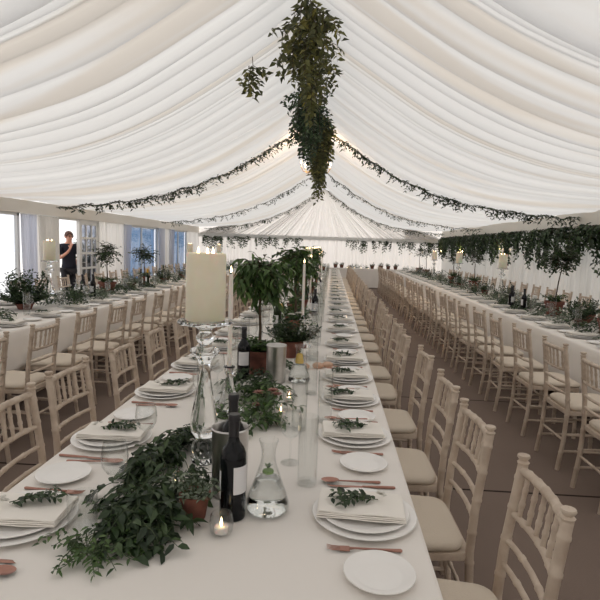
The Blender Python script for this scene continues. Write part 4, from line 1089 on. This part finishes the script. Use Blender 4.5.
# ------------------------------------------------------------------ person in the doorway
def skin_mesh(name, verts, edges, radii, m, root=0, sub=2):
    me = bpy.data.meshes.new(name); me.from_pydata(verts, edges, []); o = bpy.data.objects.new(name, me); COL.objects.link(o)
    md = o.modifiers.new('skin', 'SKIN'); md.use_smooth_shade = True
    for i, r in enumerate(radii):
        sv = me.skin_vertices[0].data[i]; sv.radius = r if hasattr(r, '__len__') else (r, r); sv.use_root = (i == root)
    s = o.modifiers.new('sub', 'SUBSURF'); s.levels = sub; s.render_levels = sub
    dg = bpy.context.evaluated_depsgraph_get(); nm = bpy.data.meshes.new_from_object(o.evaluated_get(dg)); bpy.data.objects.remove(o)
    nm.name = name; nm.shade_smooth(); nm.materials.clear(); nm.materials.append(m)
    q = bpy.data.objects.new(name, nm); COL.objects.link(q); return q
def person(loc, rz):
    t = thing('person', 'person in navy top and glasses standing in the doorway, hand raised to chin', 'person', loc, rz)
    # local: facing +y... x to the figure's right
    V = [(0, 0, .95), (0, .0, 1.12), (0, .0, 1.30), (0, -.01, 1.42), (0, .0, 1.49), (0, .01, 1.55), (0, .015, 1.62), (0, .012, 1.69)]
    Rd = [(.125, .08), (.12, .08), (.14, .09), (.09, .07), (.052, .055), (.060, .068), (.075, .092), (.052, .066)]
    E = [(0, 1), (1, 2), (2, 3), (3, 4), (4, 5), (5, 6), (6, 7)]
    def chain(start, pts):
        prev = start
        for p, r in pts: V.append(p); Rd.append(r); E.append((prev, len(V)-1)); prev = len(V)-1
        return prev
    chain(0, [((.095, 0, .86), (.07, .07)), ((.10, .01, .50), .058), ((.10, -.02, .28), .052), ((.10, -.03, .09), .036), ((.105, .08, .04), .036), ((.11, .16, .03), .026)])
    chain(0, [((-.095, 0, .86), (.07, .07)), ((-.10, .01, .50), .058), ((-.10, -.02, .28), .052), ((-.10, -.03, .09), .036), ((-.105, .08, .04), .036), ((-.11, .16, .03), .026)])
    def hand(start, base, d, up, side):
        base = Vector(base); d = Vector(d).normalized(); up = Vector(up).normalized(); sd = d.cross(up)*side
        palm = chain(start, [(tuple(base + d*.03), (.026, .018)), (tuple(base + d*.07), (.032, .016))])
        for k, l in enumerate((.055, .066, .06, .045)):
            o = base + d*.08 + sd*(.026-.0175*k); chain(palm, [(tuple(o + d*.012), .0095), (tuple(o + d*l*.6 + up*.008), .009), (tuple(o + d*l + up*.026), .0075)])
        o = base + d*.03 + sd*.03; chain(palm-1, [(tuple(o + sd*.008), .011), (tuple(o + sd*.016 + d*.03 + up*.01), .0095), (tuple(o + sd*.01 + d*.055 + up*.018), .008)])
    w = chain(3, [((.17, -.01, 1.40), .062), ((.225, .0, 1.27), .045), ((.25, .05, 1.12), .04), ((.14, .19, 1.26), .032), ((.07, .20, 1.36), .026)])
    hand(w, (.07, .20, 1.36), (-.35, -.25, .8), (-.4, -.6, -.3), 1)
    w = chain(3, [((-.17, -.01, 1.40), .062), ((-.235, -.01, 1.27), .045), ((-.26, -.06, 1.12), .04), ((-.20, -.12, .97), .032), ((-.15, -.15, .90), .026)])
    hand(w, (-.15, -.15, .90), (.5, -.05, -.8), (0, -1, 0), 1)
    body = skin_mesh('body', V, E, Rd, M['skin']); body.parent = t
    # face
    b = MB(); b.tube([(0, .108, 1.635), (0, .122, 1.605), (0, .126, 1.595), (0, .104, 1.588)], [.006, .011, .012, .006], 8)
    b.build('nose', M['skin'], t)
    b = MB(); b.tube([(-.022, .098, 1.56), (0, .105, 1.559), (.022, .098, 1.56)], [.003, .006, .003], 8); b.build('mouth', mat('lips', srgb(170, 100, 92), .5), t)
    for s in (-1, 1):
        b = MB(); b.lathe([(0, -.011), (.008, -.008), (.011, 0), (.008, .008), (0, .011)], 12, (s*.031, .088, 1.632)); b.build('eye', M['black'], t)
        b = MB(); b.lathe([(0, -.03), (.014, -.02), (.018, 0), (.014, .02), (0, .03)], 10, (s*.083, .01, 1.615)); b.build('ear', M['skin'], t)
    g = MB()
    for s in (-1, 1):
        g.tube([(s*.033+.024*cos(a), .113, 1.632+.02*sin(a)) for a in [2*pi*k/14 for k in range(15)]], .0028, 6, False)
        g.tube([(s*.057, .113, 1.635), (s*.082, .06, 1.638), (s*.085, .01, 1.635)], .0025, 6)
    g.tube([(-.009, .115, 1.635), (.009, .115, 1.635)], .0025, 6); g.build('glasses', M['black'], t)
    # hair cap
    h = MB(); n, m = 20, 10; vs = []; rh = random.Random(9)
    for j in range(m+1):
        ph = pi*.62*j/m
        for k in range(n):
            a = 2*pi*k/n; front = max(0, sin(a)); lim = 1 - .42*front*(j/m)
            rr2 = 1 + rh.uniform(-.04, .05)
            vs.append((.092*sin(ph*lim)*cos(a)*rr2, .005+.112*sin(ph*lim)*sin(a)*rr2, 1.635+.118*cos(ph*lim)*rr2))
    h.add(vs, [(j*n+k, (j+1)*n+k, (j+1)*n+(k+1) % n, j*n+(k+1) % n) for j in range(m) for k in range(n)]); h.build('hair', M['hair'], t, ang=None)
    # clothes: slightly larger shells over the same joints
    TV = [(0, 0, .86), (0, 0, .95), (0, 0, 1.12), (0, 0, 1.30), (0, -.01, 1.42), (0, -.003, 1.465), (.17, -.01, 1.40), (.225, 0, 1.27), (.24, .03, 1.19), (-.17, -.01, 1.40), (-.235, -.01, 1.27), (-.25, -.035, 1.19)]
    TR = [(.185, .14), (.182, .138), (.165, .125), (.175, .125), (.118, .09), (.07, .07), .075, .062, .06, .075, .062, .06]
    top = skin_mesh('top', TV, [(0, 1), (1, 2), (2, 3), (3, 4), (4, 5), (4, 6), (6, 7), (7, 8), (4, 9), (9, 10), (10, 11)], TR, M['navy'], 2); top.parent = t
    QV = [(0, 0, .93), (.095, 0, .84), (.10, .01, .5), (.10, -.02, .28), (.10, -.03, .06), (-.095, 0, .84), (-.10, .01, .5), (-.10, -.02, .28), (-.10, -.03, .06)]
    QR = [(.165, .12), .105, .078, .07, .062, .105, .078, .07, .062]
    tr = skin_mesh('trousers', QV, [(0, 1), (1, 2), (2, 3), (3, 4), (0, 5), (5, 6), (6, 7), (7, 8)], QR, M['trouser'], 0); tr.parent = t
    for s in (-1, 1):
        b = MB(); b.box((s*.107, .055, .03), (.085, .27, .06), taper=.8); b.build('shoe', M['black'], t, smooth=False)
    return t
person((-6.0, 11.72, -.04), radians(-125))

# hedge out in the garden, seen through the door panes
bushy('garden_hedge', 'dark clipped hedge outside, seen through the glazed door', (-8.3, 18.4, -.1), .3, .2, 1.35, 1.25, 260, .16, .09, .06, 500, 'leaf_dark', pot=False, cat='hedge')

# ------------------------------------------------------------------ light
w = bpy.data.worlds.new('overcast_sky'); scn.world = w; w.use_nodes = True; nt = w.node_tree
bg = nt.nodes['Background']; bg.inputs[0].default_value = (.985, .965, .965, 1); bg.inputs[1].default_value = 1.25
sun = bpy.data.lights.new('sun_through_cloud', 'SUN'); sun.energy = 3.2; sun.angle = radians(24); sun.color = (1, .95, .88)
so = bpy.data.objects.new('sun_through_cloud', sun); COL.objects.link(so); so.rotation_euler = Euler((radians(-57), radians(-8), 0))
def point(name, loc, e, col=(1, .68, .40), r=.03):
    l = bpy.data.lights.new(name, 'POINT'); l.energy = e; l.color = col; l.shadow_soft_size = r; o = bpy.data.objects.new(name, l); COL.objects.link(o); o.location = loc
point('chandelier_light', (XC+.02, 10.6, 3.28), 55, r=.2)
for k, y in enumerate((14.0, 18.3, 21.6)): point('sconce_light', (XR-.25, y, 1.60), 4, r=.06)

scn.view_settings.view_transform = 'Standard'; scn.view_settings.look = 'None'; scn.view_settings.gamma = 1; scn.view_settings.use_curve_mapping = False
scn.view_settings.exposure = .13
scn.cycles.use_denoising = True
scn.cycles.max_bounces = 12; scn.cycles.diffuse_bounces = 5; scn.cycles.transparent_max_bounces = 24; scn.cycles.caustics_reflective = False
scn.cycles.sample_clamp_indirect = 6
for o in list(bpy.data.objects):
    if '_first' in o: del o['_first']
    if o.get('label') == 'x':
        for c in list(o.children_recursive): bpy.data.objects.remove(c)
        bpy.data.objects.remove(o)
